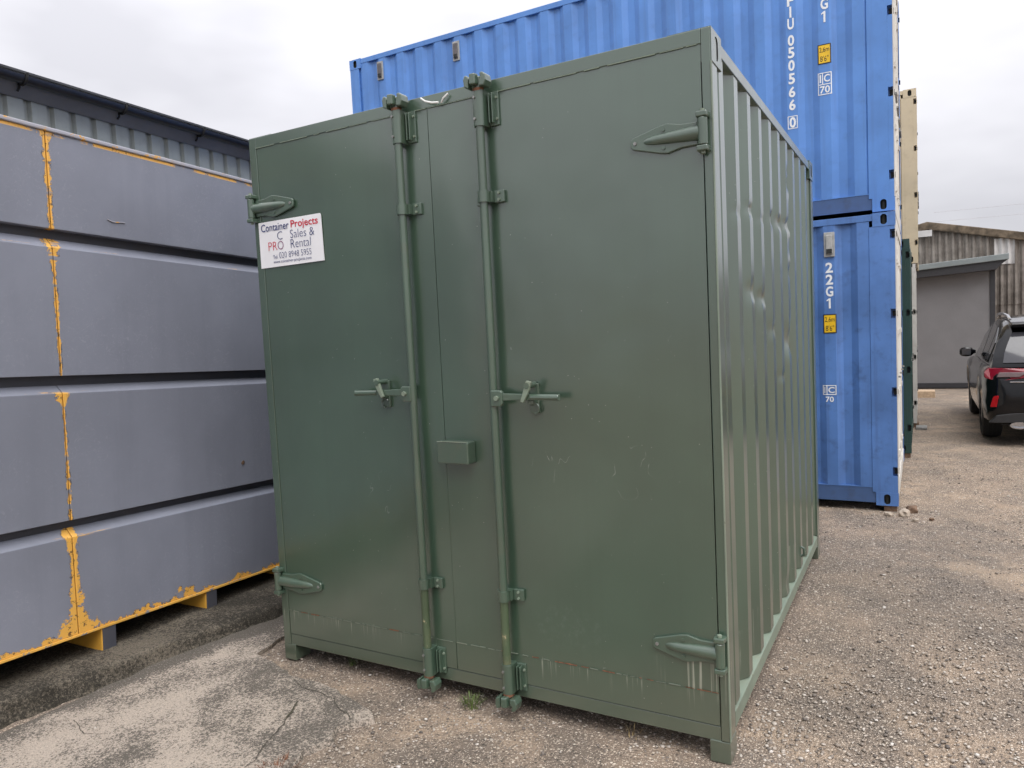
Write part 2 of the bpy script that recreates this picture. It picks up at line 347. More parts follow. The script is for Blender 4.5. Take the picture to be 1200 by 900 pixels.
def tag(o, label=None, cat=None, group=None, kind=None):
    if label: o['label'] = label
    if cat: o['category'] = cat
    if group: o['group'] = group
    if kind: o['kind'] = kind
    return o
def thing(name, label, cat, loc=(0, 0, 0), rz=0, group=None):
    o = bpy.data.objects.new(name, None); col.objects.link(o); o.location = loc; o.rotation_euler = (0, 0, rz); o.empty_display_size = .2
    return tag(o, label, cat, group)
def fbm(x, y, z=0, oct=4): return noise.fractal(Vector((x, y, z)), 1.0, 2.0, oct)

def text_mesh(s, size, bold=0.0, sx=1.0, align='LEFT'):
    cu = bpy.data.curves.new('t', 'FONT'); cu.body = s; cu.size = size; cu.offset = bold; cu.align_x = align; cu.resolution_u = 3
    o = bpy.data.objects.new('t', cu); col.objects.link(o)
    dg = bpy.context.evaluated_depsgraph_get(); dg.update()
    me = bpy.data.meshes.new_from_object(o.evaluated_get(dg))
    V = [(v.co.x * sx, v.co.y) for v in me.vertices]; F = [tuple(p.vertices) for p in me.polygons]
    bpy.data.objects.remove(o); bpy.data.curves.remove(cu); bpy.data.meshes.remove(me)
    return V, F
def text_box(s, w, h, bold=0.0, cx=0, cz=0):
    """text fitted into a w x h box centred on (cx, cz)"""
    V, F = text_mesh(s, 1.0, bold)
    a = np.array(V); lo, hi = a.min(0), a.max(0); k = np.array([w, h]) / np.maximum(hi - lo, 1e-6)
    a = (a - (lo + hi) / 2) * k + (cx, cz)
    return [tuple(p) for p in a], F

# ================================================================== THE SETTING
def ground():
    fx = sorted(set([-600, -120, -30, -12, -6] + list(np.round(np.arange(-3, 9.01, .25), 3)) + [12, 20, 40, 120, 600]))
    fy = sorted(set([-600, -60, -12, -6] + list(np.round(np.arange(-4, 14.01, .25), 3)) + [17, 22, 30, 60, 150, 600]))
    V = []; F = []
    for y in fy:
        for x in fx:
            w = max(0, min(1, (9 - abs(x - 3)) / 3)) * max(0, min(1, (12 - abs(y - 3)) / 4))
            V.append((x, y, -.012 * w * (0.6 + fbm(x * .7, y * .7, 3.1)) - .002))
    n = len(fx)
    for j in range(len(fy) - 1):
        for i in range(n - 1): F.append((j*n+i, j*n+i+1, (j+1)*n+i+1, (j+1)*n+i))
    o = MB().add(V, F).build('ground', M['ground'], smooth=True)
    tag(o, 'brown gravelly tarmac yard surface with loose stones', 'ground', kind='structure')
ground()

def slab():
    outl = [(-.62, -1.2), (-.60, -.55), (-.62, -.1), (-.52, .42), (-.45, 1.2), (-.42, 3.2), (-.18, 3.2), (-.2, 1.0), (-.24, .3), (-.17, -.05), (.05, -.10), (.22, -.17), (.40, -.16), (.571, -.20), (.72, -.24), (.838, -.27), (.90, -.33), (.859, -.40), (.80, -.46), (.845, -.55), (.79, -.66), (.83, -.78), (.76, -.95), (.80, -1.15), (.70, -1.5), (.75, -2.2), (.72, -4.5), (-.9, -4.5), (-.72, -2.0)]
    P = []
    for i, p in enumerate(outl):
        q = outl[(i + 1) % len(outl)]; L = math.hypot(q[0]-p[0], q[1]-p[1]); n = max(1, int(L / .035))
        n = min(n, 60)
        for k in range(n):
            t = k / n; x = p[0] + (q[0]-p[0])*t; y = p[1] + (q[1]-p[1])*t
            P.append((x + .022 * fbm(x*9, y*9, 1), y + .022 * fbm(x*9, y*9, 7)))
    cx, cy = .0, -.6
    top = [(x, y, .016) for x, y in P]; bot = [(x + (.018 if x > cx else -.01), y + .004, -.03) for x, y in P]; n = len(P)
    bm = bmesh.new(); tv = [bm.verts.new(p) for p in top]; bv = [bm.verts.new(p) for p in bot]
    bm.faces.new(tv)
    for i in range(n): bm.faces.new((bv[i], bv[(i+1) % n], tv[(i+1) % n], tv[i]))
    bmesh.ops.recalc_face_normals(bm, faces=bm.faces)
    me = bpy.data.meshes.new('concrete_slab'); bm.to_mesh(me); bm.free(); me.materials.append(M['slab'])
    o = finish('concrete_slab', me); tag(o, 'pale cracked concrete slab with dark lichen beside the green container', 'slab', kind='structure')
    def crack(pts, w, mat, z=.0205):
        b = MB(); V = []; pp = []
        for i in range(len(pts) - 1):
            for k in range(10):
                t = k / 10; pp.append(((pts[i][0]*(1-t)+pts[i+1][0]*t), (pts[i][1]*(1-t)+pts[i+1][1]*t)))
        pp.append(pts[-1]); m = len(pp)
        for i, (x, y) in enumerate(pp):
            q = pp[min(i+1, m-1)]; p = pp[max(i-1, 0)]; d = Vector((q[0]-p[0], q[1]-p[1])).normalized(); nn = Vector((-d.y, d.x))
            j = .012 * fbm(x*14, y*14, 2); ww = w * (.35 + .9*abs(fbm(x*23, y*23, 5))) * min(1, 4*min(i, m-1-i)/m + .05)
            V += [(x + nn.x*(j+ww), y + nn.y*(j+ww), z), (x + nn.x*(j-ww), y + nn.y*(j-ww), z)]
        b.add(V, [(2*i, 2*i+1, 2*i+3, 2*i+2) for i in range(m-1)]).build('crack', mat, o)
    crack([(-.43, -.93), (-.30, -.97), (-.23, -.99), (-.13, -.95)], .0028, M['crack'])
    crack([(.40, -.30), (.497, -.421), (.545, -.52), (.583, -.623), (.62, -.72), (.663, -.80), (.70, -1.0)], .004, M['crack'])
    crack([(.455, -.36), (.50, -.43), (.54, -.52)], .009, M['moss'], .0225)
    crack([(.571, -.21), (.64, -.30), (.78, -.36), (.85, -.42)], .0035, M['crack'])
    crack([(.22, -.18), (.36, -.24), (.50, -.25), (.62, -.27)], .003, M['crack'])
slab()

def kerb():
    # long rough concrete step under the grey cabin
    ys = list(np.arange(-4.5, -1.6, .06)) + list(np.arange(-1.6, 1.2, .016)) + list(np.arange(1.2, 4.01, .08)); rings = []
    for y in ys:
        xe = -.74 + .155 * (y + 1.09) - .02 * max(0, y - .4) if y < .45 else -.50 + .03 * (y - .45)
        xe = max(xe, -1.1)
        h = .108 - .016 * (y + 1.09)
        prof = [(-3.4, -.05), (-3.4, h), (-1.6, h), (xe - .30, h), (xe - .16, h), (xe - .07, h), (xe - .045, h), (xe - .022, h), (xe - .008, h - .002), (xe, h - .008), (xe + .006, h*.8), (xe + .010, h*.6), (xe + .014, h*.4), (xe + .018, .025), (xe + .026, .006), (xe + .05, -.05)]
        r = []
        for k, (x, z) in enumerate(prof):
            j = 0 if k < 2 else .007 * fbm(x*26, y*26, z*26 + 4) + .016 * fbm(x*7, y*7, z*3) * (1 if k > 7 else .5) + .010 * fbm(x*2, y*2.3, z*2)
            r.append((x + (j if k > 5 else 0), y, z + j * .8 * (0 if k in (0, len(prof) - 1) else 1)))
        rings.append(r)
    o = MB().loft(rings).build('kerb', M['kerb'], smooth=True)
    tag(o, 'low dark mossy concrete step under the grey cabin', 'kerb', kind='structure')
kerb()

# ================================================================== GREEN CONTAINER
W, L, H = 2.438, 2.905, 2.837
G = thing('green_container', 'dark green ten foot steel storage container with double doors and white sign', 'container', (0, 0, 0))

def corr_profile(y, pitch=.278, outer=.072, slope=.068, inner=.07):
    """depth (0 = outer face, 1 = inner) along a corrugated sheet; y = 0 is the centre of an outer flat"""
    u = (y + pitch / 2) % pitch - pitch / 2; u = abs(u)
    if u < outer / 2: return 0
    if u < outer / 2 + slope: return (u - outer / 2) / slope
    return 1
def corr_points(y0, y1, phase, pitch=.278, outer=.072, slope=.068, inner=.07):
    ks = [y0, y1]; n0 = int((y0 - phase) / pitch) - 2
    for k in range(n0, n0 + int((y1 - y0) / pitch) + 5):
        c = phase + k * pitch
        for d in (-outer/2 - slope, -outer/2, outer/2, outer/2 + slope):
            if y0 + .002 < c + d < y1 - .002: ks.append(c + d)
    return sorted(ks)

def casting(parent, mat, x0, x1, y0, y1, z0, z1, holes):
    """corner casting: box whose faces named in holes carry an oval opening"""
    b = MB(); c = ((x0+x1)/2, (y0+y1)/2, (z0+z1)/2); hx, hy, hz = (x1-x0)/2, (y1-y0)/2, (z1-z0)/2
    faces = {'-y': ((1,0,0),(0,0,1),(0,-1,0),hx,hz,hy), '+y': ((1,0,0),(0,0,1),(0,1,0),hx,hz,hy), '-x': ((0,1,0),(0,0,1),(-1,0,0),hy,hz,hx), '+x': ((0,1,0),(0,0,1),(1,0,0),hy,hz,hx), '-z': ((1,0,0),(0,1,0),(0,0,-1),hx,hy,hz), '+z': ((1,0,0),(0,1,0),(0,0,1),hx,hy,hz)}
    C = Vector(c)
    for nme, (u, v, n, hu, hv, hn) in faces.items():
        u, v, n = Vector(u), Vector(v), Vector(n); O = C + n * hn
        if nme not in holes: b.add([O-u*hu-v*hv, O+u*hu-v*hv, O+u*hu+v*hv, O-u*hu+v*hv], [(0,1,2,3)]); continue
        rw, rh = min(.026, hu*.45), min(.045 if nme[1] != 'z' else .06, hv*.78); m = 20; inner = []; outer = []
        for k in range(m):
            a = 2*math.pi*k/m; cu, sv = math.cos(a), math.sin(a)
            iu = rw*cu; iv = (rh-rw)*(1 if sv > 0 else -1 if sv < 0 else 0) + rw*sv if rh > rw else rh*sv
            s = min(hu/abs(cu) if abs(cu) > 1e-6 else 9, hv/abs(sv) if abs(sv) > 1e-6 else 9)
            inner.append(O+u*iu+v*iv); outer.append(O+u*cu*s+v*sv*s)
        # include true corners by snapping the nearest outer verts
        for su in (-1, 1):
            for sv in (-1, 1):
                cc = O+u*hu*su+v*hv*sv; k = min(range(m), key=lambda i: (outer[i]-cc).length); outer[k] = cc
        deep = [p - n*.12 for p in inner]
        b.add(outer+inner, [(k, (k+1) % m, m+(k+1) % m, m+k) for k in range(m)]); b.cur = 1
        b.add(inner+deep, [(k, (k+1) % m, m+(k+1) % m, m+k) for k in range(m)] + [tuple(range(m, 2*m))]); b.cur = 0  # hole walls and back near black: the shade inside is painted
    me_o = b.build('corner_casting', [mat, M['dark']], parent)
    return me_o

def green_container():
    gm_, hw = M['green'], M['green_hw']
    # frame
    for x0, x1 in ((0, .05), (W - .034, W)): bx('corner_post', (x0, x1, 0, .1, .09, H), gm_, G)
    for x0, x1 in ((0, .05), (W - .05, W)): bx('corner_post', (x0, x1, L - .1, L, .09, H - .122), gm_, G)
    for x0, x1, hs in ((-.002, .162, '-x'), (W - .162, W + .003, '+x')):
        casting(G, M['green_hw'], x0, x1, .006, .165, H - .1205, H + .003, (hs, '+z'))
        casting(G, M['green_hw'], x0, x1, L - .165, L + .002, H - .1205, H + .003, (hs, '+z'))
    for x0, x1 in ((0, .083), (W - .08, W + .001)):
        bx('foot', (x0, x1, -.001, .11, 0, .0895), gm_, G); bx('foot', (x0, x1, L - .11, L + .001, 0, .0895), gm_, G)
    bx('header', (.0505, W - .0345, -.001, .08, 2.7812, H - .0005), gm_, G)
    bx('door_sill', (.051, W - .0355, .004, .1, .086, .1475), gm_, G)
    bx('gasket', (.051, W - .035, .045, .07, .149, 2.784), M['rubber'], G)
    # doors: slightly buckled sheet
    def door(x0, x1, z0, z1, dents):
        nx, nz_ = 44, 96; V = []; F = []
        for j in range(nz_ + 1):
            for i in range(nx + 1):
                x = x0 + (x1-x0)*i/nx; z = z0 + (z1-z0)*j/nz_
                e = min(1, 6*min(i, nx-i)/nx) * min(1, 8*min(j, nz_-j)/nz_)
                d = (.0055 * fbm(x*1.6, z*1.1, 5, 3) + .0012 * fbm(x*6, z*5, 2, 2)) * e
                for cx, cz, rx, rz, a, rot in dents:
                    u = (x-cx)*math.cos(rot)+(z-cz)*math.sin(rot); v = -(x-cx)*math.sin(rot)+(z-cz)*math.cos(rot)
                    d += a * math.exp(-(u/rx)**2-(v/rz)**2) * e
                V.append((x, .003 + d, z))
        n = nx + 1
        for j in range(nz_):
            for i in range(nx): F.append((j*n+i, j*n+i+1, (j+1)*n+i+1, (j+1)*n+i))
        rim = [i for i in range(n)] + [j*n+nx for j in range(1, nz_+1)] + [nz_*n+i for i in range(nx-1, -1, -1)] + [j*n for j in range(nz_-1, 0, -1)]
        o = len(V); V += [(V[k][0], .044, V[k][2]) for k in rim]; m = len(rim)
        F += [(rim[k], o+k, o+(k+1) % m, rim[(k+1) % m]) for k in range(m)]
        return MB().add(V, F).build('door', gm_, G, smooth=True)
    dl = door(.053, 1.1545, .151, 2.782, [(.55, .9, .25, .3, .003, 0)])
    dr = door(1.1575, W - .0375, .151, 2.782, [(1.27, 2.62, .03, .16, .006, -.5), (1.22, 2.55, .06, .2, -.004, .1), (1.95, 1.2, .3, .35, .003, 0), (2.0, .75, .2, .2, .003, .3)])
    tag(dl, 'left door leaf carrying the white sign'); tag(dr, 'right door leaf with pale scuffs')
    bx('kick_plate', (.056, 1.1535, .0005, .0025, .152, .281), gm_, dl, 0); bx('kick_plate', (1.1585, W - .039, .0005, .0025, .152, .283), gm_, dr, 0)
    def weld(x0, x1, z, par, seed):
        b = MB(); x = x0; rs = random.Random(seed); b2 = MB()
        while x < x1:
            ln = rs.uniform(.01, .06); (b2 if rs.random() < (.55 if x > 1.5 else .15) else b).tube([(x, 0, z + rs.uniform(-.001, .001)), (min(x+ln, x1), 0, z + rs.uniform(-.001, .001))], rs.uniform(.0012, .0026), 6); x += ln + rs.uniform(.0, .03)
        tag(b.build('weld_bead', M['green_chalk'], par), kind='stuff'); tag(b2.build('weld_bead', M['rust'], par), kind='stuff')
    weld(.056, 1.15, .284, dl, 1); weld(1.16, W - .04, .286, dr, 2)
    for x0, x1, s in ((.05, W - .05, 5),):
        b = MB(); x = x0; rs = random.Random(s)
        while x < x1: ln = rs.uniform(.03, .2); b.tube([(x, -.0005, 2.7812), (min(x+ln, x1), -.0005, 2.7812)], rs.uniform(.0014, .0024), 6); x += ln + rs.uniform(.004, .05)
        tag(b.build('seam_bead', M['green_edge'], G), kind='stuff')
    b = MB(); b.tube([(1.156, .005, .17), (1.156, .005, 1.14)], .0018, 6); b.build('seam_bead', M['green_hw'], dr)
    # pale strip along the right front post edge
    b = MB(); b.box(W - .0005, W + .0035, -.0025, .012, .092, H - .124); b.build('post_edge', M['green_edge'], G)

    # hinges
    def hinge(tipx, basex, zc, sgn, par):
        ln = abs(basex - tipx)
        prof = [(0, .014), (.03, .022), (.45, .052), (.56, .056), (.75, .044), (1, .042)]
        poly = [(tipx + sgn*ln*t, zc + h) for t, h in prof] + [(tipx + sgn*ln*t, zc - h) for t, h in reversed(prof)]
        o = MB().prism(poly, lambda u, v, t: (u, t, v), .002, -.011).build('hinge', hw, par, bevel=.003)
        rings = []
        for t, r, hgt in ((.20, .005, .001), (.26, .013, .009), (.38, .018, .015), (.6, .022, .019), (.9, .027, .024), (1.06, .028, .027)):
            rings.append([(tipx + sgn*ln*t, -.010 - hgt*math.sin(math.pi*k/10), zc - r*math.cos(math.pi*k/10)) for k in range(11)] + [(tipx + sgn*ln*t, .001, zc + r), (tipx + sgn*ln*t, .001, zc - r)])
        MB().loft(rings).build('hinge_rib', hw, o, smooth=True)
        px = basex + sgn*.022
        MB().tube([(px, -.022, zc - .05), (px, -.022, zc + .05)], .019, 14).build('hinge_knuckle', hw, o, smooth=True, bevel=.003)
        for zz in (zc - .062, zc + .062):
            lug = MB().prism([(px - .022, -.04), (px + .02, -.04), (px + .024, .006), (px - .022, .006)], lambda u, v, t: (u, v, t), zz - .011, zz + .011).build('hinge_lug', hw, o, bevel=.005)
        MB().tube([(px, -.022, zc - .082), (px, -.022, zc + .082)], .009, 10).build('hinge_pin', M['green_edge'], o)
        for t, dz in ((.07, 0), (.5, .034), (.5, -.034)):
            MB().tube([(tipx + sgn*ln*t, -.008, zc + dz), (tipx + sgn*ln*t, -.0155, zc + dz)], .0075, 6).build('bolt', M['steel'] if t < .1 else hw, o)
        return o
    hinge(2.122, 2.385, 2.457, 1, dr); hinge(2.139, 2.392, .452, 1, dr)
    hinge(.30, .03, 2.468, -1, dl); hinge(.315, .03, .447, -1, dl)

    # locking gear
    def lock(x, hx, hz, par, sgn):
        yb = -.043
        bar = MB().tube([(x, yb, .08), (x, yb, 2.83)], .0185, 18).build('locking_bar', hw, par, smooth=True)
        MB().tube([(x, yb, .255), (x, yb, .55)], .0191, 18, caps=False).build('worn_sleeve', M['green_worn'], bar, smooth=True)
        for z in (2.338, .568):
            g = MB(); g.tube([(x, yb, z - .024), (x, yb, z + .024)], .0255, 16); g.box(x - .034, x + .034, yb + .012, .003, z - .022, z + .022)
            g = g.build('bar_guide', hw, par, smooth=True)
            bx('guide_flange', (x + .034, x + .085, -.012, .003, z - .026, z + .026), hw, g); bx('guide_flange', (x - .055, x - .034, -.012, .003, z - .03, z + .012), hw, g)
            for dz in (-.014, .014): MB().tube([(x + .06, -.01, z + dz), (x + .06, -.02, z + dz)], .006, 6).build('bolt', M['green_edge'], g)
        for z0, z1 in ((2.636, 2.786), (.118, .252)):
            g = MB(); n = 12
            poly = [(x - .027, .002), (x - .027, yb - .004)] + [(x + .026*math.cos(a), yb - .002 - .021*math.sin(a)) for a in [math.pi*(1 - k/8) for k in range(9)]] + [(x + .027, yb - .004), (x + .027, .002)]
            g.prism(poly, lambda u, v, t: (u, v, t), z0, z1); g = g.build('keeper_housing', hw, par, smooth=True, bevel=.003)
            for xa in (.036, .052): bx('housing_flange', (x + xa, x + xa + .006, -.030, .002, z0 + .012, z1 - .012), hw, g)
            bx('housing_flange', (x + .0275, x + .076, -.007, .0025, z0 + .004, z1 - .004), hw, g)
            for zz in (z0 + .03, z1 - .03): MB().tube([(x - .010, yb - .02, zz), (x - .010, yb - .028, zz)], .006, 6).build('bolt', M['steel'], g); MB().tube([(x + .068, -.006, zz), (x + .068, -.014, zz)], .006, 6).build('bolt', M['green_edge'], g)
        for zc, up in ((2.819, 1), (.082, -1)):
            g = MB(); g.tube([(x, yb, zc - .03), (x, yb, zc + .026)], .020, 12); g.box(x - 0.0390, x + .05, yb - .012, yb + .018, zc - .022, zc + .004)
            g.prism([(x - 0.0484, -.02), (x - 0.0265, -.03), (x - 0.0234, .012), (x - 0.0296, .026), (x - 0.0437, .030), (x - 0.0515, .012)], lambda u, v, t: (u, t, zc + up*v), yb - .040, yb + .012)
            g.prism([(x + 0.0203, -.022), (x + 0.0468, -.026), (x + 0.0577, -.004), (x + 0.0530, .024), (x + 0.0390, .034), (x + 0.0265, .030), (x + 0.0312, .012), (x + 0.0234, .004)], lambda u, v, t: (u, t, zc + up*v), yb - .034, yb + .022)
            g.prism([(x - 0.0156, yb - .05), (x + 0.0109, yb - .046), (x + 0.0156, yb - .02), (x - 0.0172, yb - .02)], lambda u, v, t: (u, v, t), zc - .016, zc + .03)
            g.build('cam_head', M['green_hw'], par, bevel=.005, seg=2)
            zr = zc - up * .03
            MB().tube([(x, yb, zr - .006), (x, yb, zr + .006)], .0245, 16).build('rust_collar', M['rust'], par, smooth=True)
        # handle
        hd = MB(); x1 = hx
        xa = x + sgn*.03
        hd.prism([(xa, hz - .017), (x + sgn*.19, hz - .012), (x1 - sgn*.13, hz - .012), (x1, hz - .016), (x1, hz + .012), (x1 - sgn*.13, hz + .012), (xa, hz + .017)], lambda u, v, t: (u, t, v), yb - .018, yb - .005)
        hd.tube([(x1 - sgn*.005, yb - .012, hz - .002), (x1 - sgn*.14, yb - .012, hz)], .0125, 10)
        h = hd.build('handle', hw, par, bevel=.003)
        MB().prism([(x + sgn*a, hz + c) for a, c in ((-.004, -.042), (.045, -.042), (.056, -.03), (.056, .022), (.045, .03), (-.004, .03))], lambda u, v, t: (u, t, v), yb - .024, yb - .002).build('handle_hub', hw, h, bevel=.005)
        MB().tube([(x + sgn*.03, yb - .022, hz - .004), (x + sgn*.03, yb - .036, hz - .004)], .011, 8).build('bolt', M['green_edge'], h)
        # catch
        cx = x + sgn*.185
        c = MB(); c.box(cx - .022, cx + .022, -.012, .003, hz - .075, hz + .055); c.box(cx - .014, cx + .014, yb - .004, .0, hz - .03, hz - .014)
        c = c.build('handle_catch', hw, par, bevel=.003)
        MB().prism([(cx - sgn*.035, hz - .018), (cx - sgn*.02, hz - .024), (cx + sgn*.0, hz + .01), (cx + sgn*.012, hz + .035), (cx + sgn*.022, hz + .066), (cx - sgn*.002, hz + .072), (cx - sgn*.014, hz + .04), (cx - sgn*.024, hz + .01)], lambda u, v, t: (u, t, v), yb - .036, yb - .02).build('hasp', M['green_edge'], c, bevel=.003)
        MB().tube([(cx, yb - .04, hz + .05), (cx, .0, hz + .05)], .013, 10).build('pivot', hw, c)
        lo = [(cx + sgn*(.004 + .022*math.sin(a)), -.018, hz - .066 - .022*math.cos(a) + .012) for a in [math.pi*k/8*1.3 for k in range(9)]]
        MB().tube([(p[0], p[1], p[2]) for p in lo], .004, 6).build('seal_loop', hw, c)
    lock(1.018, .672, 1.489, dl, -1); lock(1.459, 1.788, 1.468, dr, 1)
    lb = MB(); lb.box(1.150, 1.322, -.064, .003, 1.160, 1.262); lbo = lb.build('lock_box', hw, dr, bevel=.007, seg=3)
    b = MB(); b.tube([(1.154, -.063, 1.262), (1.23, -.064, 1.2625), (1.318, -.063, 1.262)], .0025, 6); b.build('box_edge', M['green_edge'], lbo)
    # small hanging tabs and ties
    for x in (.66, 1.76):
        MB().prism([(x - .05, .088), (x + .05, .088), (x + .02, .03), (x - .03, .02)], lambda u, v, t: (u, t, v), .12, .135).build('floor_tab', M['dark'], G, bevel=.003)
    t1 = MB().tube([(1.136, -.012, 2.826), (1.165, -.02, 2.805), (1.20, -.022, 2.792), (1.236, -.02, 2.787)], .0045, 6).build('cable_tie', M['tie'], G, smooth=True)
    MB().tube([(1.245, -.012, 2.786), (1.262, -.02, 2.80), (1.285, -.014, 2.818)], .0045, 6).build('cable_tie', M['tie'], G, smooth=True)

    # corrugated sides
    def side(xo, sg, dents):
        y0, y1 = .098, L - .098; z0, z1 = .176, H - .062; ph = .184
        ks = corr_points(y0, y1, ph, .2665, .070, .066)
        ys = []
        for a, b_ in zip(ks, ks[1:]):
            for k in range(3): ys.append(a + (b_-a)*k/3)
        ys.append(ks[-1]); nz_ = 150 if dents else 2; V = []; F = []
        for j in range(nz_ + 1):
            z = z0 + (z1-z0)*j/nz_
            for y in ys:
                d = .006 + .034 * corr_profile(y - ph, .2665, .070, .066); dx = dy = 0
                for cy, cz, ry, rz, a, ay in dents:
                    g = math.exp(-((y-cy)/ry)**2 - ((z-cz)/rz)**2); dx += a*g; dy += ay*g
                V.append((xo - sg*(d + dx), y + dy, z))
        n = len(ys)
        for j in range(nz_):
            for i in range(n-1): F.append((j*n+i, j*n+i+1, (j+1)*n+i+1, (j+1)*n+i))
        o = MB().add(V, F).build('side_panel', gm_, G); me = o.data; me.polygons.foreach_set('use_smooth', [True]*len(me.polygons))
        sh = [ed.vertices[0] % n == ed.vertices[1] % n and (ed.vertices[0] % n) % 3 == 0 for ed in me.edges]
        at = me.attributes.get('sharp_edge') or me.attributes.new('sharp_edge', 'BOOLEAN', 'EDGE'); at.data.foreach_set('value', sh)
        return o
    D = []
    for k in range(1, 7):
        y = .184 + .2665*k
        D.append((y, 2.215 + .012*k, .045, .020 if k < 4 else .026, .009 + .0014*k, .008))
    for k, z in ((2, 1.90), (3, 1.84), (4, 1.70), (5, 1.42)): D.append((.184 + .2665*k, z, .045, .026, .012, .012))
    rs = random.Random(4); D = [(y + rs.uniform(-.015, .02), z + rs.uniform(-.02, .02), ry, rz*rs.uniform(.7, 1.5), a*rs.uniform(.55, 1.5), ay*rs.uniform(.3, 1.6)) for y, z, ry, rz, a, ay in D]
    for k in range(13): D.append((.184 + .2665*6.0 + rs.uniform(.02, .1), 2.62 - k*.075, .04, .026, rs.uniform(-.010, .022), rs.uniform(-.012, .014)))
    D += [(1.80, 1.62, .07, .06, .03, .03), (1.5, .24, .05, .05, .012, .01)]
    sp = side(W, 1, D); tag(sp, 'dented corrugated right side panel'); side(0, -1, [])
    for x0, x1 in ((.001, .058), (W - .058, W - .001)):
        bx('top_rail', (x0, x1, .166, L - .166, H - .062, H - .012), M['green_hw'], G)
    for x0, x1, xi in ((0.001, .05, 1), (W - .05, W - .001, -1)):
        # bottom rail with a sloping ledge
        xs = (x0, x1) if xi == 1 else (x1, x0)
        MB().prism([(xs[0], .10), (xs[0], .166), (xs[1], .182), (xs[1], .10)], lambda u, v, t: (u, t, v), .111, L - .111).build('bottom_rail', M['green_edge'], G, bevel=.002)
    # pad eye low on the side
    MB().tube([(W - .03, 2.02, .32), (W + .012, 2.02, .30), (W + .012, 2.02, .26), (W - .03, 2.02, .24)], .008, 8).build('lashing_ring', hw, G, smooth=True)
    bx('roof', (.06, W - .06, .082, L - .1, H - .045, H - .03), gm_, G); bx('rear_panel', (.052, W - .052, L - .06, L - .02, .1, H - .05), gm_, G)
    bx('floor', (.06, W - .06, .102, L - .102, .12, .16), M['dark'], G)
    for y in (.6, 1.2, 1.8, 2.4): bx('floor_beam', (.06, W - .06, y, y + .06, .095, .1195), M['dark'], G)

    # sign
    s = MB().prism([(.031, 2.152), (.481, 2.157), (.476, 2.385), (.470, 2.394), (.032, 2.392)], lambda u, v, t: (u, t, v), .0015, -.0025).build('sign', M['white'], dl)
    tag(s, 'white sign with blue and red lettering')
    ax, az = .031, 2.152
    def ln(txt, x0, x1, z0, z1, mat, bold=0):
        V, F = text_box(txt, x1-x0, z1-z0, bold, (x0+x1)/2, (z0+z1)/2)
        MB().add([(ax + u, -.0045, az + v) for u, v in V], F).build('lettering', mat, s)
    ln('Container', .020, .222, .189, .229, M['navy'], .006); ln('Projects', .236, .425, .180, .229, M['red'], .012)
    ln('C', .135, .172, .139, .181, M['navy'], -.014); ln('PR', .066, .130, .088, .132, M['red'], -.014); ln('O', .134, .176, .088, .132, M['purple'], -.014)
    ln('Sales &', .228, .396, .139, .181, M['navy'], -.014); ln('Rental', .228, .368, .088, .132, M['navy'], -.014)
    ln('Tel.', .095, .130, .043, .062, M['navy']); ln('020 8948 5955', .140, .368, .043, .074, M['navy'], -.014)
    ln('www.container-projects.com', .095, .366, .015, .034, M['navy'])
green_container()

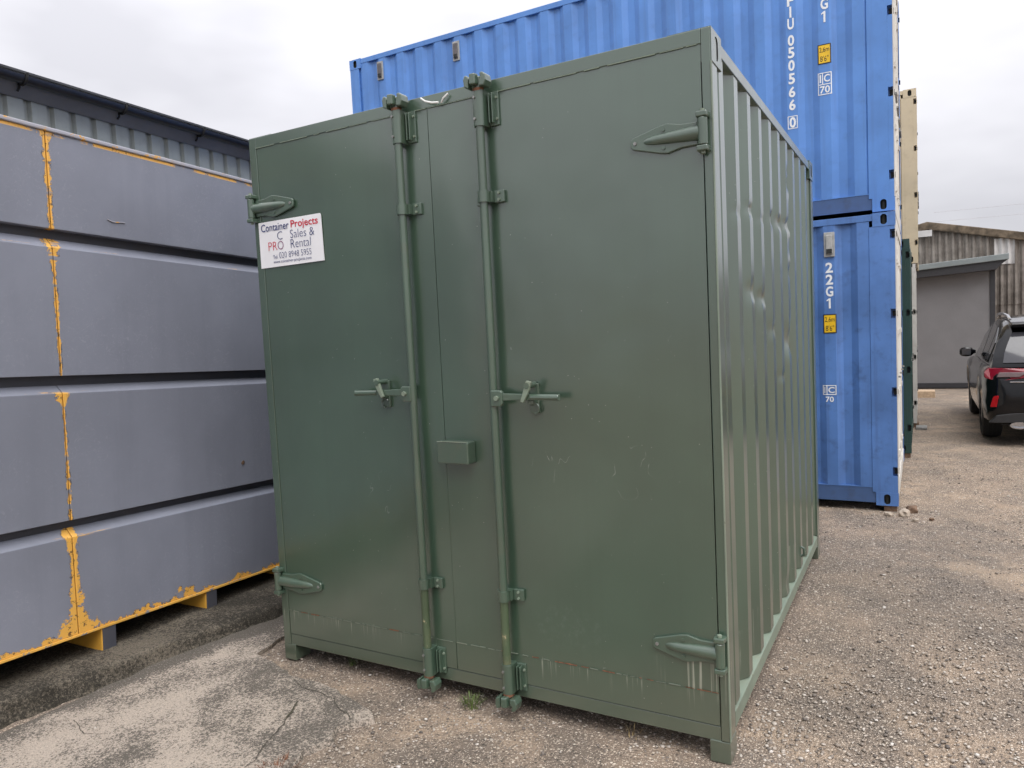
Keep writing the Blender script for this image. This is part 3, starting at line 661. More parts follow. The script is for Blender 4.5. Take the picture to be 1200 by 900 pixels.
# ================================================================== SHIPPING CONTAINERS BEHIND
def shipping(name, label, loc, mats, length=6.058, height=2.591, phase=None, group=None, vents=(), rot=0):
    """origin at the near right bottom corner; runs towards -x, depth +y; doors on the +x end"""
    body, rail, end = mats; D = 2.438
    T = thing(name, label, 'container', loc, rot, group)
    for x0, x1 in ((-.178, 0), (-length, -length + .178)):
        for y0, y1 in ((0, .162), (D - .162, D)):
            for z0, z1 in ((0, .118), (height - .118, height)):
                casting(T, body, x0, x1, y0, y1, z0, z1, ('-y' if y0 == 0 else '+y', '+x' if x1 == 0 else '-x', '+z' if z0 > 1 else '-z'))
    # right posts with hinge pockets
    zs = [.118, .27, .35, .98, 1.06, 1.67, 1.75, 2.36, 2.44, height - .118]
    for y0, y1, ys_ in ((.003, .16, 1), (D - .16, D - .003, -1)):
        p = MB(); p.box(-.205, -.042, y0, y1, .1185, height - .1185)
        for k in range(0, len(zs) - 1, 2): p.box(-.0415, -.003, y0, y1, zs[k] + .0005, zs[k+1] - .0005)
        p.box(-.0415, -.006, y0 + (.05 if ys_ > 0 else 0), y1 - (.05 if ys_ < 0 else 0), .12, height - .12)
        p.build('corner_post', body, T, bevel=0)
        for k in range(1, len(zs) - 1, 2): bx('hinge_lug', (-.03, .008, y0 + .034, y0 + .05, zs[k] + .016, zs[k+1] - .016), M['dark'], T, 0)  # lugs coloured near black so the pocket's shade is painted in
    for y0, y1 in ((.003, .16), (D - .16, D - .003)): bx('corner_post', (-length + .003, -length + .14, y0, y1, .1185, height - .1185), body, T)
    for y0, y1 in ((.004, .064), (D - .064, D - .004)):
        bx('top_rail', (-length + .1785, -.1785, y0, y1, height - .066, height - .008), body, T)
        s = 1 if y0 < 1 else -1; ya, yb_ = (y0 + .006, y1) if s > 0 else (y0, y1 - .006)
        b = MB(); b.box(-length + .1785, -.1785, ya, ya + .012 if s > 0 else yb_, .022, .158) if s > 0 else b.box(-length + .1785, -.1785, yb_ - .012, yb_, .022, .158)
        b.build('bottom_rail', rail, T)
        for xj in (-length*.33, -length*.66, -.41): bx('rail_joint', (xj, xj + .006, ya - .002 if s > 0 else yb_ - .001, ya + .001 if s > 0 else yb_ + .002, .024, .156), rail, T, 0)
        bx('rail_flange', (-length + .18, -.18, y0 + .003 if s > 0 else y0, y1 if s > 0 else y1 - .003, .1585, .166), body, T, 0)
    # corrugated sides
    def prof(x): return .008 + .030 * corr_profile(x - ph, .278, .092, .058)
    ph = phase if phase is not None else -.55
    for sgn in (1, -1):
        xs = corr_points(-length + .142, -.2045, ph, .278, .092, .058); V = []
        for z in (.1665, height - .0665):
            for x in xs: V.append((x, prof(x) if sgn > 0 else D - prof(x), z))
        n = len(xs)
        MB().add(V, [(i, i+1, n+i+1, n+i) for i in range(n-1)]).build('side_panel', body, T)
    bx('roof', (-length + .05, -.05, .066, D - .066, height - .03, height - .012), body, T, 0)
    bx('floor', (-length + .05, -.06, .08, D - .08, .12, .16), M['dark'], T, 0)
    bx('end_panel', (-length + .02, -length + .05, .1605, D - .1605, .1, height - .05), body, T, 0)
    # door end
    for y0, y1 in ((.162, D/2 - .004), (D/2 + .004, D - .162)):
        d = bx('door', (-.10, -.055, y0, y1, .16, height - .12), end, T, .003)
        for yb_ in (y0 + .30, y1 - .22):
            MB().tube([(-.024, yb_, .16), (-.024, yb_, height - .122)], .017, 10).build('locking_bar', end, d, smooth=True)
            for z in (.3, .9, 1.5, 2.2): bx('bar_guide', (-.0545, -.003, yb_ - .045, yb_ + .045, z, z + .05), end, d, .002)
            MB().tube([(.006, yb_, 1.12), (.006, yb_ + .28, 1.10)], .010, 8).build('handle', M['steel'], d)
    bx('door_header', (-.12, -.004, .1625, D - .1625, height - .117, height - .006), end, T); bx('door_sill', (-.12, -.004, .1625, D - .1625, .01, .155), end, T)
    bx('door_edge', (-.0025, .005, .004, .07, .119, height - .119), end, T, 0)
    for vx, vz in vents:
        v = MB(); yy = -.002
        v.prism([(vx - .045, vz - .11), (vx + .045, vz - .11), (vx + .045, vz + .11), (vx - .045, vz + .11)], lambda u, w, t: (u, t, w), .012, yy - .004); v = v.build('vent', M['vent'], T, bevel=.004)
        MB().prism([(vx - .028, vz - .085), (vx + .028, vz - .085), (vx + .028, vz + .085), (vx - .028, vz + .085)], lambda u, w, t: (u, t, w), yy - .0045, yy - .022).build('vent_cover', M['vent'] if loc[2] < 1 else M['vent_dk'], v, bevel=.008)
        bx('vent_opening', (vx - .024, vx + .024, yy - .0235, yy - .0225, vz - .08, vz - .04), M['dark'], v, 0)  # dark plate on the cover, painted shade in place of a real opening
    return T, prof
def on_sheet(T, prof, V, F, mat, name, off=.0025, parent=None):
    return MB().add([(x, prof(x) - off, z) for x, z in V], F).build(name, mat, parent or T)
def rect_frame(x0, x1, z0, z1, w):
    """hollow rectangle split so that it can follow the sheet"""
    V = []; F = []
    def q(a, b, c, d):
        n = max(1, int((b - a) / .012))
        for k in range(n):
            u0 = a + (b-a)*k/n; u1 = a + (b-a)*(k+1)/n; o = len(V); V.extend([(u0, c), (u1, c), (u1, d), (u0, d)]); F.append((o, o+1, o+2, o+3))
    q(x0, x1, z0, z0 + w); q(x0, x1, z1 - w, z1); q(x0, x0 + w, z0 + w, z1 - w); q(x1 - w, x1, z0 + w, z1 - w)
    return V, F
def solid_rect(x0, x1, z0, z1, n=10):
    V = []; F = []
    for k in range(n):
        u0 = x0 + (x1-x0)*k/n; u1 = x0 + (x1-x0)*(k+1)/n; o = len(V); V.extend([(u0, z0), (u1, z0), (u1, z1), (u0, z1)]); F.append((o, o+1, o+2, o+3))
    return V, F
def column(T, prof, chars, x, w, h, bold=.03):
    V = []; F = []
    for ch, z in chars:
        if ch == '1':
            a = w*.13; v = [(x - a, z - h/2), (x + a, z - h/2), (x + a, z + h/2), (x - a*.5, z + h/2), (x - w*.42, z + h*.33), (x - w*.42, z + h*.2), (x - a, z + h*.3)]; f = [(0, 1, 2, 3, 6), (3, 4, 5, 6)]
        else: v, f = text_box(ch, w * (.30 if ch in 'I' else .5 if ch == '1' else 1), h, .0 if ch == '1' else bold, x, z)
        o = len(V); V += v; F += [tuple(o + i for i in g) for g in f]
    on_sheet(T, prof, V, F, M['ltr'], 'lettering', .003)
def height_label(T, prof, cx, cz):
    w, h = .112, .172
    V, F = solid_rect(cx - w/2, cx + w/2, cz - h/2, cz + h/2); lab = on_sheet(T, prof, V, F, M['yl'], 'height_label', .0025)
    V, F = rect_frame(cx - w/2, cx + w/2, cz - h/2, cz + h/2, .008); on_sheet(T, prof, V, F, M['blk'], 'label_border', .0035, lab)
    for s, dz, ww in (('2,6m', .036, .082), ("8'6\"", -.04, .07)):
        v, f = text_box(s, ww, .05, .0, cx, cz + dz); on_sheet(T, prof, v, f, M['blk'], 'lettering', .0035, lab)
def join_vf(*vf):
    V = []; F = []
    for v, f in vf: o = len(V); V += v; F += [tuple(o + i for i in g) for g in f]
    return V, F

# lower blue
BL = (2.918, 4.42, .045)
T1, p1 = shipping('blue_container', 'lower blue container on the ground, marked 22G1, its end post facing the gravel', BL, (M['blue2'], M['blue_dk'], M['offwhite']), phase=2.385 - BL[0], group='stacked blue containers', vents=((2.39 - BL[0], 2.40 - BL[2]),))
lx = 2.385 - BL[0]
column(T1, p1, [(c, 2.195 - BL[2] - k*.107) for k, c in enumerate('22G1')], lx, .062, .092)
height_label(T1, p1, 2.383 - BL[0], 1.69 - BL[2])
cx, cz = 2.37 - BL[0], 1.085 - BL[2]
V, F = join_vf(rect_frame(cx - .058, cx + .058, cz - .045, cz + .045, .008), rect_frame(cx - .026, cx - .018, cz - .037, cz + .037, .0039), text_box('I', .010, .055, .01, cx - .040, cz), text_box('C', .055, .055, .02, cx + .016, cz), text_box('70', .07, .05, .02, cx, cz - .085))
on_sheet(T1, p1, V, F, M['ltr'], 'lettering', .003)
# upper blue
BU = (2.914, 4.55, 2.662)
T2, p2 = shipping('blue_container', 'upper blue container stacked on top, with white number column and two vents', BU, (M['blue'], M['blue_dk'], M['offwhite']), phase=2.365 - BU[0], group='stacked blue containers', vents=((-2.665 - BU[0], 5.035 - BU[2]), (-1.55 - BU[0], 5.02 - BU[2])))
nx_ = 2.085 - BU[0]
zz = [('F', 4.655), ('I', 4.552), ('U', 4.447), ('0', 4.300), ('5', 4.190), ('0', 4.076), ('5', 3.957), ('6', 3.838), ('6', 3.722), ('0', 3.563)]
column(T2, p2, [(c, z - BU[2]) for c, z in zz], nx_, .056, .098)
V, F = rect_frame(nx_ - .043, nx_ + .043, 3.505 - BU[2], 3.622 - BU[2], .007); on_sheet(T2, p2, V, F, M['ltr'], 'lettering', .003)
column(T2, p2, [('2', 4.77 - BU[2]), ('2', 4.665 - BU[2]), ('G', 4.555 - BU[2]), ('1', 4.443 - BU[2])], 2.372 - BU[0], .062, .098)
height_label(T2, p2, 2.365 - BU[0], 4.118 - BU[2])
cx, cz = 2.365 - BU[0], 3.857 - BU[2]
V, F = join_vf(rect_frame(cx - .058, cx + .058, cz - .098, cz + .098, .008), rect_frame(cx - .05, cx + .05, cz - .010, cz - .002, .0039), rect_frame(cx - .022, cx - .014, cz, cz + .09, .0039), text_box('I', .012, .07, .01, cx - .037, cz + .046), text_box('C', .05, .068, .02, cx + .018, cz + .046), text_box('70', .085, .065, .02, cx, cz - .052))
on_sheet(T2, p2, V, F, M['ltr'], 'lettering', .003)
# rows behind
shipping('green_container', 'dark green container just behind the blue stack, one hinge post showing', (2.99, 7.25, .05), (M['dkgreen'], M['dkgreen'], M['dkgreen']))
shipping('white_container', 'flaking white container at ground level behind the dark green one', (3.035, 10.0, .06), (M['offwhite'], M['offwhite'], M['offwhite']), height=2.438)
shipping('cream_container', 'cream container with rust spots stacked high behind the blue ones', (3.07, 10.0, 2.51), (M['cream'], M['cream'], M['cream']))
# packing under them
def pad(name, label, b, mat, cat='block'): tag(bx(name, b, mat, None, .006), label, cat)
pad('timber_block', 'dark timber block under the near corner of the lower blue container', (2.80, 2.905, 4.435, 4.60, -.012, .045), M['timber'])
pad('timber_block', 'timber block under the hidden end of the lower blue container', (-3.13, -2.95, 4.43, 4.60, -.012, .045), M['timber'])
pad('timber_block', 'timber block under the rear corner of the lower blue container', (2.78, 2.90, 6.70, 6.85, -.012, .045), M['timber'])
pad('timber_block', 'timber block under the dark green container post', (2.86, 2.98, 7.26, 7.4, -.012, .05), M['timber'])
pad('timber_block', 'timber block under the white container', (2.9, 3.06, 10.01, 10.2, -.012, .06), M['timber'])
pad('steel_plate', 'flat grey steel plate lying by the white container', (3.02, 3.17, 9.72, 9.98, -.004, .035), M['steel'], 'plate')
pad('timber_block', 'pale timber block on the gravel by the grey shed', (2.95, 3.34, 14.55, 14.95, -.012, .13), M['paletimber'])

# ================================================================== GREY CABIN ON THE LEFT
U = thing('grey_cabin', 'grey steel cabin with horizontal grooves and chipped yellow undercoat', 'cabin')
d_ = Vector((-.025668, .99868, -.0445)).normalized(); n_ = Vector((1, 0, 0)); n_ = (n_ - d_*n_.dot(d_)).normalized(); u_ = n_.cross(d_)
mw = Matrix((n_, d_, u_)).transposed().to_4x4(); mw.translation = Vector((-.87, -.46, .10)); U.matrix_world = mw
S0, S1, SM = -3.4, 4.2, None
def seam(h): return -.171 - .0216 * h
bands = [(.136, .662, .708), (.754, 1.434, 1.476), (1.527, 2.202, 2.253), (2.299, 2.8045, None)]
for zb, zf, zt in bands:
    for side_ in (0, 1):
        prof = [(-.055, zb), (0, zb), (0, zf)] + ([(-.05, zt), (-.055, zt)] if zt else [(-.055, zf)])
        rings = []
        for k in range(25):
            t = k / 24; r = []
            for x, z in prof:
                y0 = S0 if side_ == 0 else seam(z) + .0025; y1 = seam(z) - .0025 if side_ == 0 else S1
                y = y0 + (y1-y0)*t; r.append((x + (.004*fbm(y*.8, z*1.2, 9, 2) if x == 0 else 0), y, z))
            rings.append(r)
        MB().loft(rings).build('wall_panel', M['unit'], U, bevel=.004)
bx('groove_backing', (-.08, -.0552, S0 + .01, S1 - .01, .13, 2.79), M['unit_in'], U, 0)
bx('bottom_flange', (-.08, .008, S0, S1, .122, .1355), M['yellow_g'], U, .002)
bx('top_flange', (-.08, .010, S0, S1, 2.805, 2.828), M['lip'], U, .006)
bx('roof', (-2.4, -.081, S0 + .02, S1 - .02, 2.70, 2.80), M['unit_in'], U, 0)
bx('rear_wall', (-2.45, -2.401, S0, S1, .13, 2.80), M['unit'], U, 0)
bx('end_wall', (-2.40, -.0815, S0, S0 + .05, .13, 2.699), M['unit'], U, 0); bx('end_wall', (-2.40, -.0815, S1 - .05, S1, .13, 2.699), M['unit'], U, 0)
bx('floor', (-2.40, -.0815, S0 + .051, S1 - .051, .124, .17), M['dark'], U, 0)
for k in range(-4, 6):
    s0 = -.045 + .692*k
    f = bx('skid_foot', (-.55, -.004, s0, s0 + .082, -.02, .1215), M['yellow'], U, .003)
    bx('foot_cap', (-.0038, .004, s0 + .004, s0 + .080, -.004, .121), M['unit_in'], f, .002)
MB().prism([(.970, .905), (.978, .918), (.990, .921), (.996, .908), (.988, .896), (.975, .895)], lambda u, v, t: (t, u, v), -.002, .0035).build('paint_scar', M['timber'], U)
V = [(.003, .09 + .013*k, 2.397 - .0013*k - .006*math.sin(k*.6)) for k in range(9)]
MB().tube(V, .003, 5).build('scratch', M['lip'], U)

# ================================================================== CLAD BUILDING WITH GUTTER
Bd = thing('clad_building', 'long grey green clad building with black gutter behind the grey cabin', 'building')
a_ = R(-5.9); Bd.location = (-4.0, 0, 0); Bd.rotation_euler = (0, 0, -a_)      # local +y along the wall
BY0, BY1 = -6, 13
ks = []; y = BY0
V = []
p_ = .226; y = BY0 + .05
while y < BY1 - p_:
    V += [(-.15, y), (-.15, y + .150), (-.190, y + .158), (-.190, y + .208)]; y += p_
n = len(V); MB().add([(x, y, -.02) for x, y in V] + [(x, y, 4.26) for x, y in V], [(i, i+1, n+i+1, n+i) for i in range(n-1)]).build('wall', M['clad'], Bd)
bx('wall_core', (-6, -.20, BY0, BY1, -.02, 4.25), M['clad'], Bd, 0)
MB().prism([(-.135, 4.165), (-.146, 4.33), (-.02, 4.34), (-.02, 4.27)], lambda u, v, t: (u, t, v), BY0 - .1, BY1 + .1).build('fascia', M['fascia'], Bd)
gr = []
for yy in (BY0 - .1, BY1 + .1):
    gr.append([(.025 + .062*math.cos(a), yy, 4.315 + .066*math.sin(a)) for a in [math.pi*(1 + k/12) for k in range(13)]] + [(.025 + .054*math.cos(a), yy, 4.315 + .058*math.sin(a)) for a in [math.pi*(2 - k/12) for k in range(13)]])
MB().loft(gr).build('gutter', M['gutter'], Bd, smooth=True)
for yb_ in [1.10 + 1.045*k for k in range(-6, 11)]:
    pts = [(-.06, yb_, 4.20), (-.03, yb_, 4.225)] + [(.025 + .070*math.cos(a), yb_, 4.315 + .074*math.sin(a)) for a in [math.pi*(1.2 + .8*k/10) for k in range(11)]] + [(.10, yb_, 4.335)]
    MB().tube(pts, .012, 6).build('gutter_bracket', M['rubber'], Bd)
MB().prism([(.03, 4.352), (.03, 4.372), (-6, 5.4), (-6, 5.37)], lambda u, v, t: (u, t, v), BY0 - .2, BY1 + .2).build('roof', M['roof'], Bd)

# ================================================================== SHED AND BARN FAR RIGHT
Sh = thing('garden_shed', 'grey flat roofed cabin with dark trim beyond the containers', 'shed', (0, 16.6, 0))
MB().prism([(1.4, .13), (4.43, .13), (4.43, 2.80), (1.4, 2.62)], lambda u, v, t: (u, t, v), 0, 2.6).build('wall', M['shed'], Sh)
bx('corner_trim', (4.432, 4.53, -.02, .08, .13, 2.79), M['shed_trim'], Sh); bx('side_wall', (4.432, 4.50, .081, 2.6, .13, 2.79), M['shed'], Sh)
bx('base_skirt', (1.38, 4.535, -.03, 2.62, .02, .125), M['shed_trim'], Sh)
MB().prism([(1.2, 2.60), (4.74, 2.815), (4.60, 2.70), (4.545, 2.62), (1.2, 2.47)], lambda u, v, t: (u, t, v), -.26, -.005).build('soffit', M['shed_trim'], Sh)
MB().prism([(1.2, 2.602), (4.76, 2.817), (4.76, 2.945), (1.2, 2.72)], lambda u, v, t: (u, t, v), -.30, 2.9).build('roof', M['shed_roof'], Sh, bevel=.01)
for x in (1.8, 3.1, 4.2): bx('support_block', (x, x + .25, .05, .3, -.01, .0195), M['timber'], Sh)

Ba = thing('barn', 'old fibre cement clad barn with mossy gable edge behind the grey shed', 'barn', (0, 19.2, 0))
def gz(x): return 4.02 - .235*abs(x - 3.25)
for i in range(13):
    x0 = -3.0 + i*1.03
    for (r0, r1) in ((0, 1.9), (1.86, 9)):
        P = []; k = 0; xs = [x0 + 1.03*j/28 for j in range(29)]
        off = .0 if r0 == 0 else -.02
        V = [(x, off - .036*math.cos(2*math.pi*(x)/.147) + (.006 if i % 2 else 0), r0) for x in xs] + [(x, off - .036*math.cos(2*math.pi*(x)/.147) + (.006 if i % 2 else 0), min(r1, gz(x) - .05)) for x in xs]
        n = 29
        if min(r1, gz(xs[0])) <= r0 + .1: continue
        MB().add(V, [(j, j+1, n+j+1, n+j) for j in range(n-1)]).build('cladding_sheet', M['barn'], Ba, smooth=True)
MB().prism([(-3.2, gz(-3.2) - .14), (3.25, 4.02 - .14), (10.5, gz(10.5) - .14), (10.5, gz(10.5) + .06), (3.25, 4.08), (-3.2, gz(-3.2) + .06)], lambda u, v, t: (u, t, v), -.14, -.06).build('verge_capping', M['verge'], Ba, bevel=.02)
MB().prism([(-3.2, gz(-3.2) - .05), (3.25, 3.97), (10.5, gz(10.5) - .05), (10.5, gz(10.5) + .03), (3.25, 4.05), (-3.2, gz(-3.2) + .03)], lambda u, v, t: (u, t, v), -.055, 12).build('roof', M['barn'], Ba)
MB().prism([(-3, .0), (10.3, .0), (10.3, gz(10.3) - .06), (3.25, 3.94), (-3, gz(-3) - .06)], lambda u, v, t: (u, t, v), .06, 11.9).build('wall_core', M['barn'], Ba)
xs = [4.70 + .42*j/16 for j in range(17)]
MB().add([(x, -.045 - .036*math.cos(2*math.pi*x/.147), z) for z in (2.86, 3.50) for x in xs], [(j, j+1, 18+j, 17+j) for j in range(16)]).build('pale_patch_sheet', M['barnwhite'], Ba, smooth=True)
bx('white_flashing', (2.6, 3.36, -.17, -.142, 3.70, 3.86), M['barnwhite'], Ba)

# ================================================================== CAR
def car():
    K = thing('parked_car', 'black five door family car parked on the gravel by the grey shed', 'car', (4.735, 8.30, .0))
    ra, fa, rw = .90, 3.61, .40
    def zbot(y):
        z = .27
        for a in (ra, fa):
            d = abs(y - a)
            if d < rw: z = max(z, .34 + math.sqrt(rw*rw - d*d))
        return z
    st = [(0, .70, .44, .66), (.02, .80, .36, .80), (.05, .86, .31, .90), (.10, .895, .28, .965), (.18, .915, .27, 1.00), (.30, .925, .27, 1.01)]
    ys_ = [.42] + list(np.linspace(ra - rw + .01, ra + rw - .01, 13)) + [1.4, 1.8, 2.2, 2.6, 3.0, 3.15] + list(np.linspace(fa - rw + .01, fa + rw - .01, 13)) + [4.1, 4.3, 4.42, 4.52, 4.58]
    for y in ys_:
        w = .94 if y < 4 else .94 - .30*((y - 4)/.58)**2
        belt = 1.015 if y < 3.0 else 1.015 - .10*(y - 3.0)/1.58 - .12*max(0, (y - 4.1)/.48)**2
        fl = .012*max(0, 1 - min(abs(y - ra), abs(y - fa))/.55)
        st.append((y, w + fl, zbot(y) if y < 4.5 else .30, belt))
    rings = []
    for y, w, zb, bt in st:
        half = [(w - .10, zb), (w - .03, zb + .05), (w, zb + (bt - zb)*.40), (w - .012, zb + (bt - zb)*.62), (w - .008, zb + (bt - zb)*.74), (w - .045, zb + (bt - zb)*.95), (w - .075, bt)]
        rings.append([(x, y, z) for x, z in half] + [(-x, y, z) for x, z in reversed(half)])
    body = MB().loft(rings).build('body', M['carpaint'], K, smooth=True)
    # greenhouse
    gh = [(.12, .855, 1.0, 1.005, .84), (.20, .86, 1.0, 1.14, .82), (.34, .86, 1.0, 1.34, .76), (.50, .86, 1.0, 1.52, .69), (.60, .86, 1.0, 1.575, .665), (1.2, .86, 1.0, 1.62, .66), (1.9, .86, 1.0, 1.635, .66), (2.4, .86, 1.0, 1.60, .65), (2.75, .86, 1.0, 1.44, .69), (3.1, .86, 1.0, 1.24, .76), (3.45, .86, .98, 1.02, .82)]
    rings = []
    for y, wb, zb, zt, wt in gh:
        half = [(wb, zb), (wt + (wb - wt)*.12, zb + (zt - zb)*.88), (wt - .05, zt - .012*(zt - zb)), (wt*.5, zt + .02*(zt - zb)/.6)]
        rings.append([(x, y, z) for x, z in half] + [(-x, y, z) for x, z in reversed(half)])
    cab = MB().loft(rings).build('cabin_shell', M['carpaint'], K, smooth=True)
    def sidex(z, zt, wt): return .86 + (wt + (.86 - wt)*.12 - .86)*min(1, (z - 1.0)/max(.01, .88*(zt - 1.0))) + .006
    for sg in (-1, 1):
        for y0, y1, t0, t1 in ((.62, 1.02, 1.30, 1.50), (1.10, 1.86, 1.52, 1.55), (1.94, 2.72, 1.55, 1.36)):
            zt0, zt1 = t0, t1
            pts = [(y0 + (.12 if y0 < .7 else 0), 1.04), (y1, 1.04), (y1 + (.18 if y1 > 2.5 else 0), 1.10 if y1 > 2.5 else 1.04), (y1, zt1), (y0, zt0)]
            MB().prism(pts, lambda u, v, t: (sg*(sidex(v, 1.60, .665) + t), u, v), -.02, .002).build('side_window', M['carglass'], K)
        MB().tube([(sg*.60, .62, 1.60), (sg*.615, .75, 1.655), (sg*.62, 1.4, 1.685), (sg*.62, 2.1, 1.68), (sg*.61, 2.4, 1.63)], .018, 8).build('roof_rail', M['chrome'], K, smooth=True)
        m = MB().loft([[(sg*(.88 + a*.85), 2.62 + .05*math.cos(q)*s, 1.10 + .075*math.sin(q)*s) for q in [2*math.pi*k/10 for k in range(10)]] for a, s in ((0, .35), (.04, .5), (.07, .9), (.16, 1.05), (.23, .9), (.26, .5))]).build('wing_mirror', M['carpaint'], K, smooth=True)
        MB().prism([(sg*(.95), 1.05), (sg*1.07, 1.055), (sg*1.07, 1.15), (sg*.95, 1.15)], lambda u, v, t: (u, t, v), 2.566, 2.58).build('mirror_glass', M['rearglass'], m)
        # tail lamp
        xs = [(.925, .875), (.93, .945), (.88, 1.0), (.72, .995), (.40, .985), (.33, .955), (.42, .925), (.52, .865), (.70, .845), (.86, .85)]
        lamp = MB().prism([(sg*x, z) for x, z in xs], lambda u, v, t: (u, t + (.05 if abs(u) > .85 else 0) + (.05 if v > .96 else 0), v), .025, .20).build('tail_lamp', M['lamp'], K, bevel=.01)
        MB().prism([(sg*x, z) for x, z in [(.80, .885), (.77, .945), (.46, .945), (.56, .885)]], lambda u, v, t: (u, t, v), .012, .03).build('lamp_insert', M['lampclear'], lamp, bevel=.006)
        MB().prism([(sg*x, z) for x, z in [(.865, .50), (.84, .64), (.775, .65), (.80, .505)]], lambda u, v, t: (u, t + (.05 if abs(u) > .83 else 0), v), -.002, .06).build('reflector', M['reflector'], K, bevel=.004)
        rg = [[(sg*.56 + (.10 - e)*math.cos(q), yy, .272 + (.045 - e)*math.sin(q)) for q in [2*math.pi*k/20 for k in range(20)]] for yy, e in ((.12, 0), (-.015, 0), (-.015, .014), (.05, .014))]
        MB().loft(rg).build('exhaust_tip', M['chrome'], K, smooth=True)
    MB().prism([(-.88, .30), (.88, .30), (.80, .40), (.60, .43), (-.60, .43), (-.80, .40)], lambda u, v, t: (u, t, v), .0, .12).build('rear_valance', M['carplastic'], K, bevel=.01)
    rg = []
    for z, y0, w in ((1.06, .150, .72), (1.18, .213, .70), (1.30, .298, .66), (1.44, .412, .60)): rg.append([(-w, y0 - .012, z), (-w*.5, y0 - .03, z), (w*.5, y0 - .03, z), (w, y0 - .012, z), (w, y0 + .03, z), (-w, y0 + .03, z)])
    MB().loft(rg).build('rear_window', M['rearglass'], K, smooth=True)
    MB().prism([(.34, 1.50), (.30, 1.545), (.36, 1.575), (.75, 1.625), (.75, 1.56)], lambda u, v, t: (t, u, v), -.62, .62).build('spoiler', M['carpaint'], K, bevel=.015)
    bx('number_plate', (-.26, .26, -.012, .0, .66, .77), M['plate'], K)
    bx('tailgate_trim', (-.66, .66, .0, .03, .815, .83), M['chrome'], K)
    for a in (ra, fa):
        for sg in (-1, 1):
            pr = [(.115, .20), (.118, .30), (.105, .338), (.06, .352), (0, .355), (-.06, .352), (-.105, .338), (-.118, .30), (-.115, .20)]
            b = MB(); n = 36
            rings = [[(sg*.80 + px, a + pz*math.cos(2*math.pi*k/n), .352 + pz*math.sin(2*math.pi*k/n)) for px, pz in pr] for k in range(n)]
            rings.append(rings[0]); b.loft(rings, caps=False, closed=False)
            ty = b.build('tyre', M['tyre'], K, smooth=True)
            gb = MB()
            for gx in (-.05, 0, .05): gb.loft([[(sg*.80 + gx + dx, a + pz*math.cos(2*math.pi*k/n), .352 + pz*math.sin(2*math.pi*k/n)) for dx, pz in ((-.006, .350), (-.006, .3565), (.006, .3565), (.006, .350))] for k in range(n + 1)], caps=False)
            gb.build('tread_groove', M['dark'], ty)
            rb = MB(); xo = sg*.90
            for k in range(5):
                q = 2*math.pi*k/5 + .3; c, s = math.cos(q), math.sin(q)
                rb.prism([(-.03, .03), (.03, .03), (.045, .20), (-.045, .20)], lambda u, v, t: (xo + t, a + u*c - v*s, .352 + u*s + v*c), -.02*sg, .008*sg)
            rb.tube([(xo - .02*sg, a, .352), (xo + .01*sg, a, .352)], .05, 14)
            rb.loft([[(xo + px, a + pz*math.cos(2*math.pi*k/n), .352 + pz*math.sin(2*math.pi*k/n)) for px, pz in ((-.15*sg, .195), (.005*sg, .212), (.005*sg, .195), (-.15*sg, .185))] for k in range(n + 1)], caps=False)
            rb.build('rim', M['alloy'], ty)
    bx('chassis', (-.72, .72, .25, 4.3, .24, .5), M['carplastic'], K, 0)
car()

# ================================================================== SMALL THINGS
def rock(name, label, loc, size, mat, seed, group=None):
    bm = bmesh.new(); bmesh.ops.create_icosphere(bm, subdivisions=3, radius=1)
    for v in bm.verts:
        p = v.co.copy(); f = 1 + .35*noise.noise(p*1.3 + Vector((seed*7.3, 0, 0))) + .10*noise.noise(p*4 + Vector((seed, 3, 1)))
        q = Vector([max(-.78, min(.78, c)) for c in p]) * f; v.co = Vector((q.x*size[0], q.y*size[1], q.z*size[2]))
    me = bpy.data.meshes.new(name); bm.to_mesh(me); bm.free(); me.materials.append(mat)
    o = finish(name, me, None, True); o.location = loc; o.rotation_euler = (0, 0, seed*1.3); tag(o, label, 'stone', group)
rock('stone', 'largest pale stone beside the lower blue container corner', (2.965, 4.30, .02), (.06, .045, .04), M['stone'], 1)
rock('stone', 'small flat stone in front of the timber block under the blue corner', (2.84, 4.28, .008), (.045, .03, .018), M['stone'], 2)
rock('stone', 'small stone just right of the largest pale stone', (3.05, 4.12, .008), (.03, .025, .016), M['stone'], 3)
rock('stone', 'dark pebble lying farthest right of the blue container corner', (3.17, 4.2, .008), (.025, .022, .014), M['timber'], 4)
rock('stone', 'brown stone behind the largest pale stone at the blue corner', (3.02, 4.44, .02), (.05, .05, .04), M['timber'], 5)

def tuft(name, label, loc, n, hgt, spread, mat, seed, cat='weed'):
    rs = random.Random(seed); b = MB()
    for k in range(n):
        a = rs.uniform(0, 6.283); r = rs.random()**.6*spread; x, y = r*math.cos(a), r*math.sin(a); h = hgt*rs.uniform(.4, 1); lean = rs.uniform(.2, .9)*h; w = rs.uniform(.0012, .0028)
        dx, dy = math.cos(a + rs.uniform(-.7, .7)), math.sin(a + rs.uniform(-.7, .7)); px, py = -dy*w, dx*w
        V = []
        for t in (0, .4, .75):
            cx, cy, cz = x + dx*lean*t*t, y + dy*lean*t*t, h*t*(1.15 - .3*t); V += [(cx - px*(1 - t*.5), cy - py*(1 - t*.5), cz), (cx + px*(1 - t*.5), cy + py*(1 - t*.5), cz)]
        V.append((x + dx*lean, y + dy*lean, h*.85)); b.add(V, [(0, 1, 3, 2), (2, 3, 5, 4), (4, 5, 6)])
    o = b.build(name, mat); o.location = loc; tag(o, label, cat)
tuft('grass_tuft', 'small green weed growing under the container sill between the locking bars', (1.235, -.015, -.010), 85, .075, .045, M['grass'], 3)
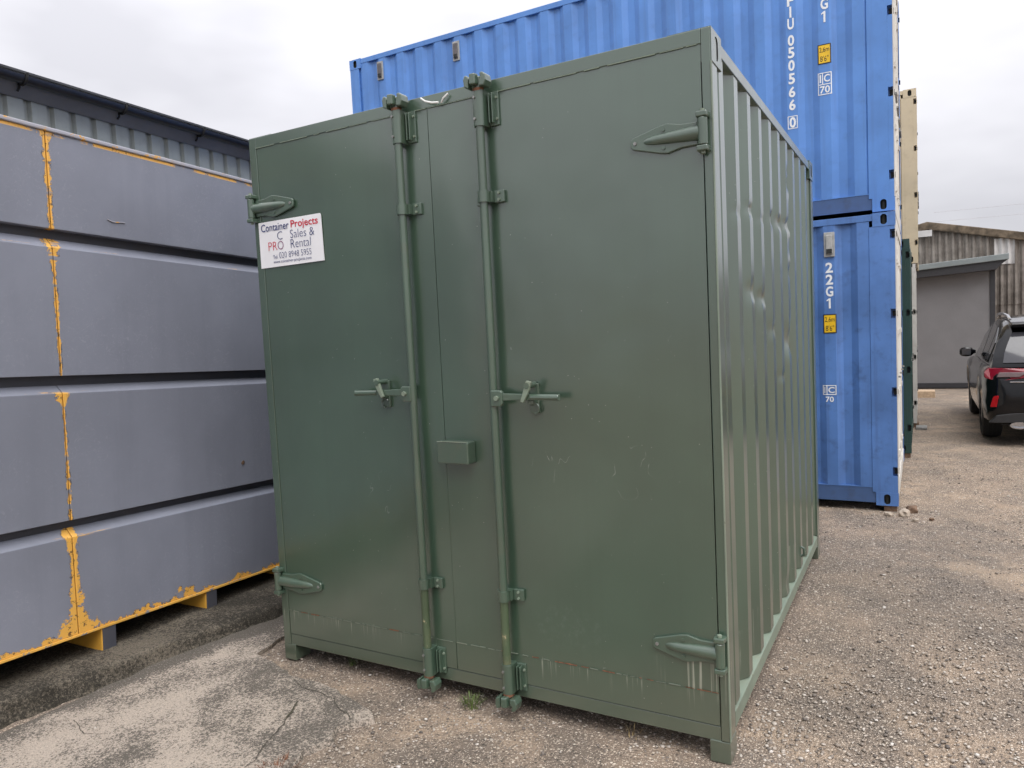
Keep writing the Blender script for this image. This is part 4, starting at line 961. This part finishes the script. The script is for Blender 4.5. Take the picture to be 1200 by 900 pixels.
tuft('grass_tuft', 'tiny green weed under the sill left of the first locking bar', (.40, .10, -.008), 24, .05, .03, M['grass'], 5)
tuft('dry_weed', 'dry brown weed clump at the edge of the concrete slab', (.80, -.80, -.004), 170, .05, .075, M['rust'], 8)
tuft('dry_stalks', 'thin dry stalks under the right end of the container sill', (2.0, .06, -.006), 16, .05, .05, M['straw'], 9)

def pebbles(name, label, N, r0, r1, smin, smax, a0, a1, seed):
    g = np.random.default_rng(seed)
    bm = bmesh.new(); bmesh.ops.create_icosphere(bm, subdivisions=1, radius=1)
    bm.verts.ensure_lookup_table(); BV = np.array([v.co[:] for v in bm.verts]); BF = np.array([[v.index for v in f.verts] for f in bm.faces]); bm.free()
    u = g.random(N); r = r0*(r1/r0)**u; a = g.uniform(a0, a1, N)
    X = 3.11 + r*np.sin(a); Y = -2.81 + r*np.cos(a)
    cl = np.array([noise.noise(Vector((x*1.3, y*1.3, 5))) for x, y in zip(X, Y)])
    keep = (cl + g.normal(0, .35, N) > -.25)
    inslab = (X < .86) & (Y < -.08) | (X < -.15) & (Y < 3); keep &= ~(inslab & (g.random(N) < .985))
    keep &= ~((X > 0) & (X < W) & (Y > .25) & (Y < L)) & (X > -.55)
    keep &= ~((Y < .25) & (X < 2.42) & (g.random(N) < .6))
    X, Y, r = X[keep], Y[keep], r[keep]; n = len(X)
    s = smin*(smax/smin)**(g.random(n)**2.0)
    sx = s*g.uniform(.8, 1.35, n); sy = s*g.uniform(.7, 1.1, n); sz = s*g.uniform(.4, .75, n); th = g.uniform(0, 6.283, n)
    P = BV[None]*(1 + g.uniform(-.22, .22, (n, len(BV), 1)))
    px, py, pz = P[..., 0]*sx[:, None], P[..., 1]*sy[:, None], P[..., 2]*sz[:, None]
    c, sn = np.cos(th)[:, None], np.sin(th)[:, None]
    Q = np.stack([px*c - py*sn + X[:, None], px*sn + py*c + Y[:, None], pz + (-.006 + sz*.25)[:, None] + np.where((X < .86) & (Y < -.08), .022, 0)[:, None]], -1).reshape(-1, 3)
    Fc = (BF[None] + (np.arange(n)*len(BV))[:, None, None]).reshape(-1, 3)
    me = bpy.data.meshes.new(name); me.vertices.add(len(Q)); me.vertices.foreach_set('co', Q.ravel())
    me.loops.add(Fc.size); me.loops.foreach_set('vertex_index', Fc.ravel().astype(np.int32))
    me.polygons.add(len(Fc)); me.polygons.foreach_set('loop_start', (np.arange(len(Fc))*3).astype(np.int32)); me.polygons.foreach_set('loop_total', np.full(len(Fc), 3, np.int32))
    me.update(); me.validate(); me.materials.append(M['pebble'])
    tag(finish(name, me), label, 'gravel', kind='stuff')
pebbles('loose_gravel', 'loose small stones scattered over the yard surface', 118000, 1.3, 10.5, .0032, .0110, -1.5, .75, 11)

# overhead wires far behind the barn
for k, (za, zb) in enumerate(((9.3, 11.0), (8.6, 10.2))):
    pts = [(4 + 46*t, 62, za + (zb - za)*t - 2.0*math.sin(math.pi*t)*.35) for t in [i/14 for i in range(15)]]
    tag(MB().tube(pts, .012, 5).build('overhead_wire', M['wire']), ('upper' if k == 0 else 'lower') + ' thin overhead wire in the sky above the barn roof', 'wire')
